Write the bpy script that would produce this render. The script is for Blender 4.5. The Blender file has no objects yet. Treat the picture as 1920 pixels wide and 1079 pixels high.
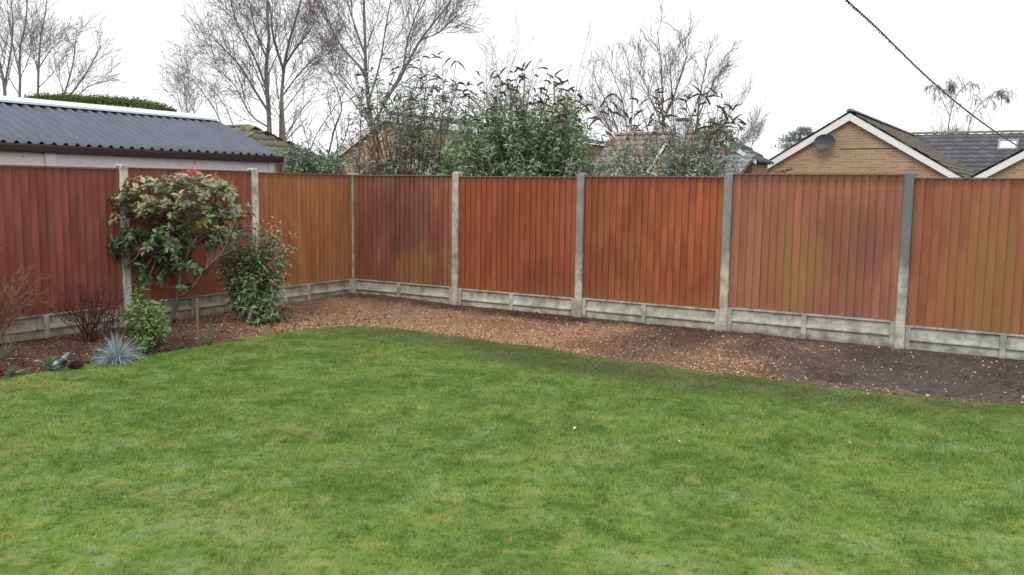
import bpy, math, random
import numpy as np
from mathutils import Matrix, Vector
R_ = math.radians
sc = bpy.context.scene
# ------------------------------------------------------------------ camera, world, sun, exposure
F_PX, PIT, ROL, CAM_H = 1669.08, .1112, .0133, 1.6388      # focal length in pixels of a 1920 wide picture
cam_d = bpy.data.cameras.new("camera"); cam_d.sensor_width = 36; cam_d.lens = F_PX / 1920 * 36
cam_d.clip_end = 1500; cam_d.clip_start = .05
cam = bpy.data.objects.new("camera", cam_d); sc.collection.objects.link(cam)
cam.matrix_world = Matrix.Translation((0, 0, CAM_H)) @ Matrix.Rotation(math.pi/2-PIT, 4, 'X') @ Matrix.Rotation(ROL, 4, 'Z')
sc.camera = cam
world = bpy.data.worlds.new("World"); sc.world = world; world.use_nodes = True
wn = world.node_tree; wn.nodes.clear()
SUN_EL, SUN_ROT = R_(42), R_(200)
sky = wn.nodes.new('ShaderNodeTexSky'); sky.sky_type = 'NISHITA'; sky.sun_disc = False
sky.sun_elevation = SUN_EL; sky.sun_rotation = SUN_ROT; sky.dust_density = 3; sky.air_density = 1
cloud = wn.nodes.new('ShaderNodeMixRGB'); cloud.inputs[0].default_value = .93      # a closed white overcast
cloud.inputs[2].default_value = (9.6, 9.75, 10.0, 1)
bg = wn.nodes.new('ShaderNodeBackground'); bg.inputs[1].default_value = .1
wo = wn.nodes.new('ShaderNodeOutputWorld')
wn.links.new(sky.outputs[0], cloud.inputs[1]); wn.links.new(cloud.outputs[0], bg.inputs[0]); wn.links.new(bg.outputs[0], wo.inputs[0])
sun_d = bpy.data.lights.new("sun", 'SUN'); sun_d.energy = .8; sun_d.angle = R_(25); sun_d.color = (1, .96, .9)
sun = bpy.data.objects.new("sun", sun_d); sc.collection.objects.link(sun)
_sd = Vector((math.sin(SUN_ROT)*math.cos(SUN_EL), math.cos(SUN_ROT)*math.cos(SUN_EL), math.sin(SUN_EL)))
sun.rotation_euler = _sd.to_track_quat('Z', 'Y').to_euler(); sun.location = (0, 0, 20)
sc.view_settings.view_transform = 'Standard'; sc.view_settings.look = 'None'
sc.view_settings.exposure = .42; sc.view_settings.gamma = 1
sc.render.engine = 'CYCLES'
sc.cycles.max_bounces = 6; sc.cycles.transparent_max_bounces = 8

# ------------------------------------------------------------------ geometry of the place
rng = np.random.default_rng(7)
YAW = .5509
COR = np.array([-2.4199, 13.4408])                 # fence corner post
UU = np.array([math.cos(YAW), -math.sin(YAW)])     # along the right-hand fence
WW = np.array([math.sin(YAW), math.cos(YAW)])      # away from the garden
def fw(s, t, z=0.): p = COR+UU*s+WW*t; return np.array([p[0], p[1], z])
def to_st(P): q = np.asarray(P)[..., :2]-COR; return np.stack([q@UU, q@WW], -1)
def ray(x, y):
    a = x-960; b = y-539.5; cr, sr = math.cos(ROL), math.sin(ROL)
    u = a*cr+b*sr; v = -a*sr+b*cr; r = (u/F_PX, 1., -v/F_PX); c, s = math.cos(PIT), math.sin(PIT)
    return np.array([r[0], c*r[1]+s*r[2], -s*r[1]+c*r[2]])
def px(x, y, Y): d = ray(x, y); return d*Y/d[1]+np.array([0, 0, CAM_H])          # a point seen at a pixel, Y metres off
def proj(P):
    P = np.asarray(P)-np.array([0, 0, CAM_H]); c, s = math.cos(PIT), math.sin(PIT); dep = P[:, 1]*c-P[:, 2]*s; up = P[:, 2]*c+P[:, 1]*s
    u = F_PX*P[:, 0]/dep; v = -F_PX*up/dep; cr, sr = math.cos(ROL), math.sin(ROL); return 960+u*cr-v*sr, 539.5+u*sr+v*cr
def gp(x, y, z=0.): d = ray(x, y); return d*((z-CAM_H)/d[2])+np.array([0, 0, CAM_H])

# ------------------------------------------------------------------ object helpers
def link(o, parent=None):
    sc.collection.objects.link(o)
    if parent is not None: o.parent = parent
    return o
def tag(o, label=None, cat=None, group=None, kind=None):
    if label: o['label'] = label
    if cat: o['category'] = cat
    if group: o['group'] = group
    if kind: o['kind'] = kind
    return o
def empty(name, loc, rz=0.):
    o = bpy.data.objects.new(name, None); o.empty_display_size = .2; o.location = tuple(loc); o.rotation_euler.z = rz
    return link(o)
def mesh_np(name, V, faces, mat, parent=None, cols=None, smooth=False, loc=None):
    """faces: list of int arrays (n,3)/(n,4); cols: per-vertex rgb"""
    V = np.asarray(V, np.float32)
    if loc is not None: V = V-np.asarray(loc, np.float32)
    me = bpy.data.meshes.new(name)
    faces = [np.asarray(f, np.int32) for f in faces if len(f)]
    me.vertices.add(len(V)); me.vertices.foreach_set('co', V.ravel())
    nl = sum(f.size for f in faces); nf = sum(len(f) for f in faces)
    me.loops.add(nl); me.loops.foreach_set('vertex_index', np.concatenate([f.ravel() for f in faces]))
    tot = np.concatenate([np.full(len(f), f.shape[1], np.int32) for f in faces])
    st = np.concatenate([[0], np.cumsum(tot)[:-1]]).astype(np.int32)
    me.polygons.add(nf); me.polygons.foreach_set('loop_start', st)
    try: me.polygons.foreach_set('loop_total', tot)
    except Exception: pass
    if smooth: me.polygons.foreach_set('use_smooth', np.ones(nf, bool))
    if cols is not None:
        a = me.attributes.new('Col', 'FLOAT_COLOR', 'POINT')
        c = np.ones((len(V), 4), np.float32); c[:, :3] = cols; a.data.foreach_set('color', c.ravel())
    me.update(calc_edges=True); me.validate()
    me.materials.append(mat)
    o = bpy.data.objects.new(name, me)
    if loc is not None: o.location = tuple(float(q) for q in loc)
    return link(o, parent)
class MB:
    def __init__(s): s.V = []; s.F = []; s.C = []; s.n = 0
    def add(s, V, F, col=(1, 1, 1)):
        s.V += [tuple(v) for v in V]; s.F += [tuple(i+s.n for i in f) for f in F]; s.C += [col]*len(V); s.n += len(V)
    def box(s, a, b, col=(1, 1, 1)):
        x0, y0, z0 = a; x1, y1, z1 = b
        s.add([(x0,y0,z0),(x1,y0,z0),(x1,y1,z0),(x0,y1,z0),(x0,y0,z1),(x1,y0,z1),(x1,y1,z1),(x0,y1,z1)],
              [(0,3,2,1),(4,5,6,7),(0,1,5,4),(1,2,6,5),(2,3,7,6),(3,0,4,7)], col)
    def prism(s, poly, ax, a0, a1, col=(1, 1, 1)):
        """poly: list of 2-D points in the plane normal to axis ax (0: (y,z); 1: (x,z); 2: (x,y))"""
        def mk(p, a): return {0: (a, p[0], p[1]), 1: (p[0], a, p[1]), 2: (p[0], p[1], a)}[ax]
        n = len(poly); V = [mk(p, a0) for p in poly]+[mk(p, a1) for p in poly]
        F = [tuple(range(n)), tuple(range(2*n-1, n-1, -1))]+[(i, n+i, n+(i+1) % n, (i+1) % n) for i in range(n)]
        s.add(V, F, col)
    def build(s, name, mat, parent=None, bevel=0., smooth=False, cols=False):
        me = bpy.data.meshes.new(name); me.from_pydata(s.V, [], s.F)
        if cols:
            a = me.attributes.new('Col', 'FLOAT_COLOR', 'POINT')
            a.data.foreach_set('color', np.array([(*c, 1) for c in s.C], np.float32).ravel())
        me.materials.append(mat)
        import bmesh
        bm = bmesh.new(); bm.from_mesh(me); bmesh.ops.recalc_face_normals(bm, faces=bm.faces)
        if bevel: bmesh.ops.bevel(bm, geom=bm.edges[:], offset=bevel, segments=1, affect='EDGES')
        bm.to_mesh(me); bm.free()
        if smooth: me.polygons.foreach_set('use_smooth', np.ones(len(me.polygons), bool))
        return link(bpy.data.objects.new(name, me), parent)

# ------------------------------------------------------------------ materials
class NT:
    def __init__(s, name, rough=.8, spec=.3):
        s.m = bpy.data.materials.new(name); s.m.use_nodes = True; s.t = s.m.node_tree; s.N = s.t.nodes
        s.b = s.N['Principled BSDF']; s.b.inputs['Roughness'].default_value = rough; s.b.inputs['Specular IOR Level'].default_value = spec
    def lk(s, a, b): s.t.links.new(a, b)
    def put(s, sock, v):
        if hasattr(v, 'is_output') or isinstance(v, bpy.types.NodeSocket): s.lk(v, sock)
        elif isinstance(v, (tuple, list)) and len(v) == 3 and sock.type == 'RGBA': sock.default_value = (*v, 1)
        else: sock.default_value = v
    def coord(s, kind='Object', scale=(1, 1, 1), loc=(0, 0, 0)):
        if kind == 'Position': c = s.N.new('ShaderNodeNewGeometry').outputs['Position']
        else: c = s.N.new('ShaderNodeTexCoord').outputs[kind]
        mp = s.N.new('ShaderNodeMapping'); mp.inputs['Scale'].default_value = scale; mp.inputs['Location'].default_value = loc
        s.lk(c, mp.inputs[0]); return mp.outputs[0]
    def noise(s, co, scale=5., detail=4., rough=.55, dist=0.):
        n = s.N.new('ShaderNodeTexNoise'); s.lk(co, n.inputs['Vector']); n.inputs['Scale'].default_value = scale
        n.inputs['Detail'].default_value = detail; n.inputs['Roughness'].default_value = rough; n.inputs['Distortion'].default_value = dist
        return n.outputs['Fac']
    def ramp(s, v, a, b, lo=0., hi=1.):
        n = s.N.new('ShaderNodeMapRange'); s.put(n.inputs[0], v); n.inputs[1].default_value = a; n.inputs[2].default_value = b
        n.inputs[3].default_value = lo; n.inputs[4].default_value = hi; n.interpolation_type = 'SMOOTHSTEP'; return n.outputs[0]
    def mix(s, f, a, b, mode='MIX'):
        n = s.N.new('ShaderNodeMixRGB'); n.blend_type = mode; s.put(n.inputs[0], f); s.put(n.inputs[1], a); s.put(n.inputs[2], b); return n.outputs[0]
    def math(s, op, a, b=0.):
        n = s.N.new('ShaderNodeMath'); n.operation = op; s.put(n.inputs[0], a); s.put(n.inputs[1], b); return n.outputs[0]
    def attr(s, name='Col'):
        n = s.N.new('ShaderNodeAttribute'); n.attribute_name = name; return n.outputs['Color']
    def sep(s, v): n = s.N.new('ShaderNodeSeparateXYZ'); s.lk(v, n.inputs[0]); return n.outputs
    def comb(s, x, y, z):
        n = s.N.new('ShaderNodeCombineXYZ'); s.put(n.inputs[0], x); s.put(n.inputs[1], y); s.put(n.inputs[2], z); return n.outputs[0]
    def bump(s, h, strength=.4, dist=.01):
        n = s.N.new('ShaderNodeBump'); n.inputs['Strength'].default_value = strength; n.inputs['Distance'].default_value = dist
        s.lk(h, n.inputs['Height']); s.lk(n.outputs[0], s.b.inputs['Normal'])
    def base(s, v): s.put(s.b.inputs['Base Color'], v); return s.m

def m_plain(name, col, rough=.8, var=.25, scale=12., bump=.2, spec=.3):
    n = NT(name, rough, spec); co = n.coord()
    f = n.noise(co, scale, 5)
    n.bump(n.noise(co, scale*4, 4), bump, .004)
    return n.base(n.mix(f, tuple(c*(1-var) for c in col), tuple(min(1, c*(1+var)) for c in col)))
def m_leaf(name, rough=.45, spec=.5, trans=.25):
    n = NT(name, rough, spec); c = n.attr(); n.base(c)
    tr = n.N.new('ShaderNodeBsdfTranslucent'); n.lk(c, tr.inputs[0]); mx = n.N.new('ShaderNodeMixShader'); mx.inputs[0].default_value = trans
    n.lk(n.b.outputs[0], mx.inputs[1]); n.lk(tr.outputs[0], mx.inputs[2]); n.lk(mx.outputs[0], n.N['Material Output'].inputs['Surface'])
    return n.m
M_LEAF = m_leaf('leaf', .5, .35, .2)
M_GLOSS = m_leaf('glossy_leaf', .3, .6, .1)
def m_fence(name, c1, c2, algae=0., ac=(.9, .7), asz=(.5, .4), dark=0., dc=(.8, .9), dsz=(.3, .5), pale=.25, wear=.35, seed=0., yellow=0.):
    n = NT(name, .78, .25); xyz = n.sep(n.coord()); brd = n.sep(n.attr())[2]
    off = n.comb(n.math('ADD', xyz[0], n.math('MULTIPLY', brd, .45)), xyz[1], n.math('ADD', n.math('MULTIPLY', xyz[2], .75), n.math('MULTIPLY', brd, .9)))
    mp = n.N.new('ShaderNodeMapping'); mp.inputs['Location'].default_value = (seed*7.3, 0, seed*3.1); n.lk(off, mp.inputs[0]); co = mp.outputs[0]
    mp2 = n.N.new('ShaderNodeMapping'); mp2.inputs['Scale'].default_value = (12, 9, 1.5); mp2.inputs['Location'].default_value = (seed, 0, 3); n.lk(off, mp2.inputs[0])
    grain = n.noise(n.coord('Object', (45, 45, 2.2), (seed, 0, 0)), 1., 5, .6)
    big = n.noise(co, 1.6, 3, .6); mid = n.noise(mp2.outputs[0], 1., 4, .6)
    c1 = tuple(np.array(c1)*.84*np.array([.93, 1.10, 1.28])); c2 = tuple(np.array(c2)*.84*np.array([.93, 1.10, 1.28]))
    col = n.mix(n.ramp(big, .35, .65), c1, c2)
    rs = n.sep(n.attr())
    col = n.mix(1., col, n.comb(rs[0], rs[0], rs[0]), 'MULTIPLY')
    col = n.mix(n.ramp(rs[1], 0., 1., 0., .28), col, tuple(np.array(c2)*np.array([.72, 1.15, 1.25])))
    col = n.mix(n.ramp(grain, .35, .75, 0, .3), col, tuple(c*.5 for c in c1))
    col = n.mix(n.ramp(mid, .52, .8, 0, wear), col, (c2[0]*1.25+.02, c2[1]*1.7+.03, c2[2]*1.6+.02))
    col = n.mix(n.ramp(mid, .48, .25, 0, .35), col, tuple(c*.45 for c in c1))
    def gauss(cx, cz, sx, sz):
        dx = n.math('DIVIDE', n.math('SUBTRACT', xyz[0], cx), sx); dz = n.math('DIVIDE', n.math('SUBTRACT', xyz[2], cz), sz)
        r2 = n.math('ADD', n.math('MULTIPLY', dx, dx), n.math('MULTIPLY', dz, dz))
        blot = n.math('ADD', n.math('MULTIPLY', n.math('SUBTRACT', brd, .5), 1.25), n.math('ADD', n.math('MULTIPLY', n.math('SUBTRACT', mid, .5), 3.2), n.math('MULTIPLY', n.math('SUBTRACT', n.noise(co, 5., 4, .7), .5), 2.2)))
        return n.math('MULTIPLY', n.ramp(n.math('ADD', n.ramp(r2, 4.0, 0.), n.math('MULTIPLY', blot, .55)), .15, 1.0), n.ramp(r2, 4.5, 1.2))
    if dark:
        col = n.mix(n.math('MULTIPLY', gauss(dc[0], dc[1], *dsz), dark), col, (.07, .045, .03))
    if algae:
        col = n.mix(n.math('MULTIPLY', gauss(ac[0], ac[1], *asz), algae*.5), col, (.27, .185, .045))
    if yellow:
        col = n.mix(n.math('MULTIPLY', n.ramp(n.math('ADD', xyz[2], n.math('MULTIPLY', mid, .5)), .75, .3), yellow), col, (.30, .17, .05))
    col = n.mix(n.ramp(n.math('ADD', xyz[2], n.math('MULTIPLY', grain, .16)), 1.77, 1.86, 0, .5), col, (.09, .04, .03))
    speck = n.noise(n.coord('Object', (1, 1, .6)), 90., 3, .7)
    col = n.mix(n.ramp(speck, .68, .8, 0, .35), col, (.42, .24, .15))
    n.bump(n.math('ADD', grain, n.math('MULTIPLY', speck, .3)), .35, .004)
    return n.base(col)
def m_concrete(name, col, dark=0., seed=0., green=.25, streak=0., top=(.11, .12, .12)):
    n = NT(name, .9, .2); co = n.coord('Object', loc=(seed, seed*2, 0)); z = n.sep(n.coord())[2]
    a = n.noise(co, 7, 6, .65); b = n.noise(co, 60, 4, .7)
    col = tuple(np.array(col)*np.array([1.14, 1.11, 1.03]))
    c = n.mix(n.ramp(a, .3, .7), tuple(k*.55 for k in col), tuple(min(1, k*1.2) for k in col))
    c = n.mix(n.ramp(b, .5, .75, 0, .5), c, tuple(k*.4 for k in col))
    c = n.mix(n.ramp(b, .42, .28, 0, .4), c, tuple(min(1, k*1.7) for k in col))
    g = n.noise(n.coord('Object', (6, 6, 2), (seed+3, 0, 0)), 1., 4)
    c = n.mix(n.ramp(g, .5, .8, 0, green), c, (.12, .14, .05))
    if streak:
        st = n.noise(n.coord('Object', (14, 14, .8), (seed, 0, 0)), 1., 4, .7)
        c = n.mix(n.ramp(st, .53, .68, 0, streak), c, (.035, .033, .03))
    if dark:
        zz = n.math('ADD', z, n.math('MULTIPLY', n.noise(n.coord('Object', (8, 8, 2), (seed, 0, 1)), 1., 4), .9))
        c = n.mix(n.ramp(zz, 1.0, 1.45, 0, dark), c, top)
    c = n.mix(n.ramp(n.math('ADD', z, n.math('MULTIPLY', a, .1)), .10, .0, 0, .5), c, (.13, .10, .07))
    n.bump(n.math('ADD', a, n.math('MULTIPLY', b, .5)), .5, .006)
    return n.base(c)
def m_bark(name, a, b):
    n = NT(name, .9, .15); co = n.coord('Position', (3, 3, 1)); f = n.noise(co, 6, 5)
    n.bump(n.noise(co, 22, 4), .5, .02); return n.base(n.mix(n.ramp(f, .3, .7), a, b))
def m_brick(name, c1, c2, mortar, scale=1.):
    n = NT(name, .9, .2); xyz = n.sep(n.coord())
    v = n.comb(n.math('ADD', xyz[0], xyz[1]), xyz[2], 0.)
    bt = n.N.new('ShaderNodeTexBrick'); n.lk(v, bt.inputs['Vector']); bt.inputs['Scale'].default_value = 1.
    bt.inputs['Brick Width'].default_value = .225*scale; bt.inputs['Row Height'].default_value = .075*scale
    bt.inputs['Mortar Size'].default_value = .013*scale; bt.inputs['Mortar Smooth'].default_value = .3; bt.inputs['Bias'].default_value = -.1
    bt.inputs['Color1'].default_value = (*c1, 1); bt.inputs['Color2'].default_value = (*c2, 1); bt.inputs['Mortar'].default_value = (*mortar, 1)
    c = bt.outputs['Color']; a = n.noise(n.coord(), 1.2, 5, .6); b = n.noise(n.coord(), 25, 3)
    c = n.mix(n.ramp(a, .35, .7, 0, .45), c, tuple(k*.6 for k in c1)); c = n.mix(n.ramp(b, .5, .75, 0, .3), c, tuple(k*.5 for k in c2))
    return n.base(c)
def m_tile(name, c1, c2, moss=.3, mc=(.12, .13, .04)):
    n = NT(name, .85, .25); c = n.mix(n.noise(n.coord(), 2.5, 5), c1, c2); c = n.mix(1., c, n.attr(), 'MULTIPLY')
    c = n.mix(n.ramp(n.noise(n.coord('Object', loc=(5, 3, 1)), 1.1, 6, .7), .45, .7, 0, moss), c, mc)
    c = n.mix(n.ramp(n.noise(n.coord(), 40, 4, .7), .62, .75, 0, .4), c, (.3, .3, .27))
    n.bump(n.noise(n.coord(), 30, 4), .3, .01); return n.base(c)
M_WHITE = m_plain('white_upvc', (.78, .78, .78), .45, .05, 3, .05)
M_BARK = m_bark('bark', (.15, .135, .12), (.28, .25, .22))
M_TWIG = m_bark('twig', (.16, .135, .13), (.27, .235, .225))
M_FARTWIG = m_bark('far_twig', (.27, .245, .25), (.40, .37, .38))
M_BROWNTWIG = m_bark('brown_twig', (.13, .06, .04), (.30, .17, .10))
M_STEM = m_bark('stem', (.13, .09, .07), (.26, .19, .15))
M_OLIVE = m_bark('olive_bark', (.16, .14, .09), (.26, .22, .14))

# ------------------------------------------------------------------ ground, lawn, soil bed
def m_grass(name, k=1., blades=True):
    k *= 1.95
    n = NT(name, .55 if blades else .9, .35 if blades else .1)
    p = n.coord('Position')
    a = n.noise(p, 1.5, 5, .68, .5); b = n.noise(n.coord('Position', loc=(31, 7, 0)), 3.2, 5, .68, .4); c_ = n.noise(n.coord('Position', loc=(3, 57, 0)), 5., 5, .68); d = n.noise(n.coord('Position', loc=(13, 5, 0)), .8, 3, .6)
    col = n.mix(n.ramp(a, .36, .64), (.098*k, .168*k, .030*k), (.165*k, .238*k, .050*k))
    col = n.mix(n.ramp(b, .51, .66, 0, .75), col, (.195*k, .275*k, .115*k))           # pale bluish fescue patches
    col = n.mix(n.ramp(c_, .52, .67, 0, .6), col, (.31*k, .285*k, .085*k))             # yellowing
    col = n.mix(n.ramp(d, .54, .68, 0, .4), col, (.26*k, .235*k, .09*k))
    col = n.mix(n.ramp(b, .47, .35, 0, .85), col, (.062*k, .13*k, .018*k))
    e_ = n.noise(n.coord('Position', loc=(9, 9, 0)), 13., 4, .7)
    col = n.mix(n.ramp(e_, .50, .34, 0, .75), col, (.05*k, .10*k, .016*k)); col = n.mix(n.ramp(e_, .56, .72, 0, .5), col, (.24*k, .30*k, .09*k))
    if blades:
        rnd = n.attr(); s = n.sep(rnd)
        col = n.mix(n.ramp(s[0], .0, 1., 0., .45), col, (.05*k, .11*k, .012*k))
        col = n.mix(n.ramp(s[0], .90, .95, 0., .6), col, (.45, .42, .2))             # dry straw blades
        col = n.mix(s[1], col, (.145, .15, .072))                                     # soiled and thin beside the bed
        tr = n.N.new('ShaderNodeBsdfTranslucent'); n.lk(col, tr.inputs[0]); mx = n.N.new('ShaderNodeMixShader'); mx.inputs[0].default_value = .3
        n.lk(n.b.outputs[0], mx.inputs[1]); n.lk(tr.outputs[0], mx.inputs[2]); n.lk(mx.outputs[0], n.N['Material Output'].inputs['Surface'])
    return n.base(col)
M_BLADE = m_grass('grass_blades', 1.); M_LAWN = m_grass('lawn_turf', .55, False)

g = MB(); g.add([(-300, -60, -.16), (300, -60, -.16), (300, 500, -.16), (-300, 500, -.16)], [(0, 1, 2, 3)])
tag(g.build('ground', m_plain('ground_cover', (.09, .10, .05), .95, .3, .3)), kind='structure')

EDGE = np.array([(1.68,-16),(1.68,-12),(1.66,-9),(1.64,-7.2),(1.67,-6.22),(1.72,-5.38),(1.77,-4.75),(1.78,-3.83),(1.86,-2.99),(1.95,-2.62),(2.09,-2.39),(2.33,-2.26),(2.8,-2.20),(3.44,-2.21),(4.53,-2.31),(5.5,-2.43),(6.34,-2.50),(7.04,-2.46),(7.72,-2.48),(8.32,-2.44),(8.94,-2.25),(10,-2.1),(12,-2.1),(16,-2.1)])
def catmull(P, k=8):
    P = np.asarray(P, float); Q = np.vstack([2*P[0]-P[1], P, 2*P[-1]-P[-2]]); out = []
    for i in range(1, len(Q)-2):
        p0, p1, p2, p3 = Q[i-1:i+3]
        for t in np.arange(k)/k:
            out.append(.5*((2*p1)+(-p0+p2)*t+(2*p0-5*p1+4*p2-p3)*t*t+(-p0+3*p1-3*p2+p3)*t**3))
    out.append(P[-1]); return np.array(out)
edge = catmull(EDGE, 8)
edge = edge+np.stack([np.interp(np.arange(len(edge)), np.arange(0, len(edge)+9, 3), rng.normal(0, .012, len(np.arange(0, len(edge)+9, 3)))) for _ in range(2)], -1)
LAWN = np.vstack([edge, [(16, -17), (1.68, -17)]])
def inside(P, poly):
    r = np.zeros(len(P), bool); n = len(poly)
    for i in range(n):
        a, b = poly[i], poly[(i+1) % n]
        m = (a[1] > P[:, 1]) != (b[1] > P[:, 1])
        with np.errstate(divide='ignore', invalid='ignore'): xi = (b[0]-a[0])*(P[:, 1]-a[1])/(b[1]-a[1])+a[0]
        r ^= m & (P[:, 0] < xi)
    return r
def edist(P):
    d = np.full(len(P), 1e9)
    for a, b in zip(edge[:-1:2], np.vstack([edge[2::2], edge[-1:]])):
        ab = b-a; L = (ab@ab)+1e-9; t = np.clip(((P-a)@ab)/L, 0, 1); q = P-(a+t[:, None]*ab); d = np.minimum(d, (q**2).sum(1))
    return np.sqrt(d)
g = MB(); poly = [tuple(fw(*p)[:2]) for p in LAWN]; g.prism(poly, 2, -.10, 0.)
tag(g.build('lawn', M_LAWN), kind='structure')

class VN:      # cheap smooth 2-D noise on a lattice
    def __init__(s, seed): s.T = np.random.default_rng(seed).random((256, 256))
    def one(s, x, y):
        xi = np.floor(x).astype(int); yi = np.floor(y).astype(int); fx = x-xi; fy = y-yi; fx = fx*fx*(3-2*fx); fy = fy*fy*(3-2*fy)
        T = s.T; g_ = lambda a, b: T[a & 255, b & 255]
        return (g_(xi, yi)*(1-fx)+g_(xi+1, yi)*fx)*(1-fy)+(g_(xi, yi+1)*(1-fx)+g_(xi+1, yi+1)*fx)*fy
    def f(s, x, y, sc_=1., o=4):
        r = 0; a = 1.; n = 0
        for i in range(o): r = r+a*s.one(x*sc_+i*17.3, y*sc_+i*9.1); n += a; a *= .55; sc_ *= 2.1
        return r/n
vn = VN(3); vn2 = VN(9)
def chipmap(s, t):
    """how much orange wood chip lies on the bed: strong near the corner and centre, thin at right"""
    a = np.exp(-((s-2.2)/2.2)**2)*np.clip((-t-.35)/.5, 0, 1)*np.clip((t+4.2)/1.6, 0, 1)
    b = 1.6*np.exp(-((s-4.45-.35*(t+1.3))/.33)**2)*np.clip((-t-.3)/.4, 0, 1)
    c = .7*np.exp(-((s-4.0)/1.6)**2)*np.clip((-t-1.2)/.8, 0, 1)
    e = .75*np.exp(-(((s-6.35)/.55)**2+((t+1.9)/.5)**2))+.6*np.exp(-(((s-6.15)/.22)**2+((t+.9)/.5)**2))+.35*np.exp(-(((s-6.9)/.35)**2+((t+.6)/.35)**2))
    l = np.where(t < -2.2, .3, 0)*np.exp(-((t+2.6)/1.0)**2)*np.clip((s-.6)/.8, 0, 1)
    r = np.clip(1.05*a+b+.75*c+e+l, 0, 1.3)
    return r*(.35+1.0*vn2.f(s, t, 2.2))
ds = .022
S, T = np.meshgrid(np.arange(-.04, 13, ds), np.arange(-9.5, .05, ds), indexing='ij')
P = np.stack([S.ravel(), T.ravel()], -1)
near = (P[:, 0] < 2.6) | (P[:, 1] > -2.9)
ins = np.zeros(len(P), bool); ed = np.full(len(P), 9.); ins[near] = inside(P[near], LAWN); ed[near] = edist(P[near])
ok = near & (~ins | (ed < .07))
bump = (vn.f(P[:, 0], P[:, 1], 2.2, 3)-.5)*.06+(vn.f(P[:, 0], P[:, 1], 14., 3)-.5)*.045+np.clip(vn2.f(P[:, 0], P[:, 1], 20., 2)-.6, 0, 1)*.16
smooth_r = np.clip((P[:, 0]-6.4)/1., 0, 1)*(P[:, 1] > -2.8)
bump = bump*(1-.35*smooth_r)
bump = bump*np.clip(np.minimum(P[:, 0], -P[:, 1])/.25, .12, 1)+.012*(vn.f(P[:, 0]+3, P[:, 1], 37., 2)-.5)
Z = bump-.005-.03*np.exp(-(ed/.12)**2)-.05*ins
Z += .04*np.exp(-((P[:, 0]-.6)/.9)**2)*np.exp(-((P[:, 1]+.3)/.7)**2)
XY = COR+P[:, :1]*UU+P[:, 1:]*WW
cm = np.clip(chipmap(P[:, 0], P[:, 1]), 0, 1)
soilA = np.array([.135, .082, .064]); soilB = np.array([.138, .112, .098]); chipc = np.array([.54, .345, .20])
rr = np.clip((P[:, 0]-5.2)/2., 0, 1)[:, None]*(P[:, 1] > -2.8)[:, None]
C = soilA*(1-rr)+soilB*rr
damp = np.clip((vn.f(P[:, 0]+40, P[:, 1], 2.4, 5)-.45)*3.4, 0, .62)[:, None]
C = C*(1-damp)+C*.55*damp
C = C*(1-.72*cm[:, None])+chipc*.72*cm[:, None]
C *= (.75+.5*rng.random(len(P)))[:, None]
idx = -np.ones(len(P), int); idx[ok] = np.arange(ok.sum()); I = idx.reshape(S.shape)
q = np.stack([I[:-1, :-1], I[1:, :-1], I[1:, 1:], I[:-1, 1:]], -1).reshape(-1, 4); q = q[(q >= 0).all(1)]
n = NT('soil', .95, .1); sc1 = n.noise(n.coord('Position'), 130, 4, .7); c = n.mix(n.ramp(sc1, .35, .7), n.mix(1., n.attr(), (.55, .55, .55), 'MULTIPLY'), n.mix(1., n.attr(), (1.35, 1.3, 1.25), 'MULTIPLY'))
n.bump(sc1, .9, .012); M_SOIL = n.base(c)
tag(mesh_np('soil_bed', np.column_stack([XY, Z])[ok], [q], M_SOIL, cols=C[ok]), kind='structure')
def soil_z(s, t): return (vn.f(s, t, 2.2, 3)-.5)*.06+(vn.f(s, t, 14., 3)-.5)*.030-.005

# ------------------------------------------------------------------ scattering of leaf-like pieces
LEAF8 = (np.array([(0,0,0),(-.42,.3,.07),(.42,.3,.07),(0,.33,0),(-.42,.66,.06),(.42,.66,.06),(0,.68,-.02),(0,1,-.12)], float),
         [np.array([(0,3,1),(0,2,3),(4,6,7),(6,5,7)]), np.array([(1,3,6,4),(3,2,5,6)])])
LEAF4 = (np.array([(0,0,0),(-.5,.45,.09),(.5,.45,.09),(0,1,-.08)], float), [np.array([(0,2,3),(0,3,1)])])
CHIP = (np.array([(-.5,0,0),(.3,-.1,.12),(.5,.9,.0),(-.3,1,.12)], float), [np.array([(0,1,2,3)])])
def nrm(a): return a/(np.linalg.norm(a, axis=-1, keepdims=True)+1e-9)
def place(tpl, P, D, N, L, W, col, jit=.0):
    """returns V, faces, cols for n copies of a template; D length direction, N rough normal"""
    Tv, Tf = tpl; n = len(P); D = nrm(D); N = nrm(N-(N*D).sum(1, keepdims=True)*D); Sd = np.cross(D, N)
    V = P[:, None, :]+Sd[:, None, :]*(Tv[None, :, :1]*W[:, None, None])+D[:, None, :]*(Tv[None, :, 1:2]*L[:, None, None])+N[:, None, :]*(Tv[None, :, 2:3]*L[:, None, None])
    k = len(Tv); F = [(f[None]+(np.arange(n)*k)[:, None, None]).reshape(-1, f.shape[1]) for f in Tf]
    return V.reshape(-1, 3), F, np.repeat(col, k, 0)
def merge(parts):
    V = []; F3 = []; F4 = []; C = []; o = 0
    for v, fs, c in parts:
        V.append(v); C.append(c)
        for f in fs: (F3 if f.shape[1] == 3 else F4).append(f+o)
        o += len(v)
    return np.vstack(V), [np.vstack(x) for x in (F3, F4) if x], np.vstack(C)
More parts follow.
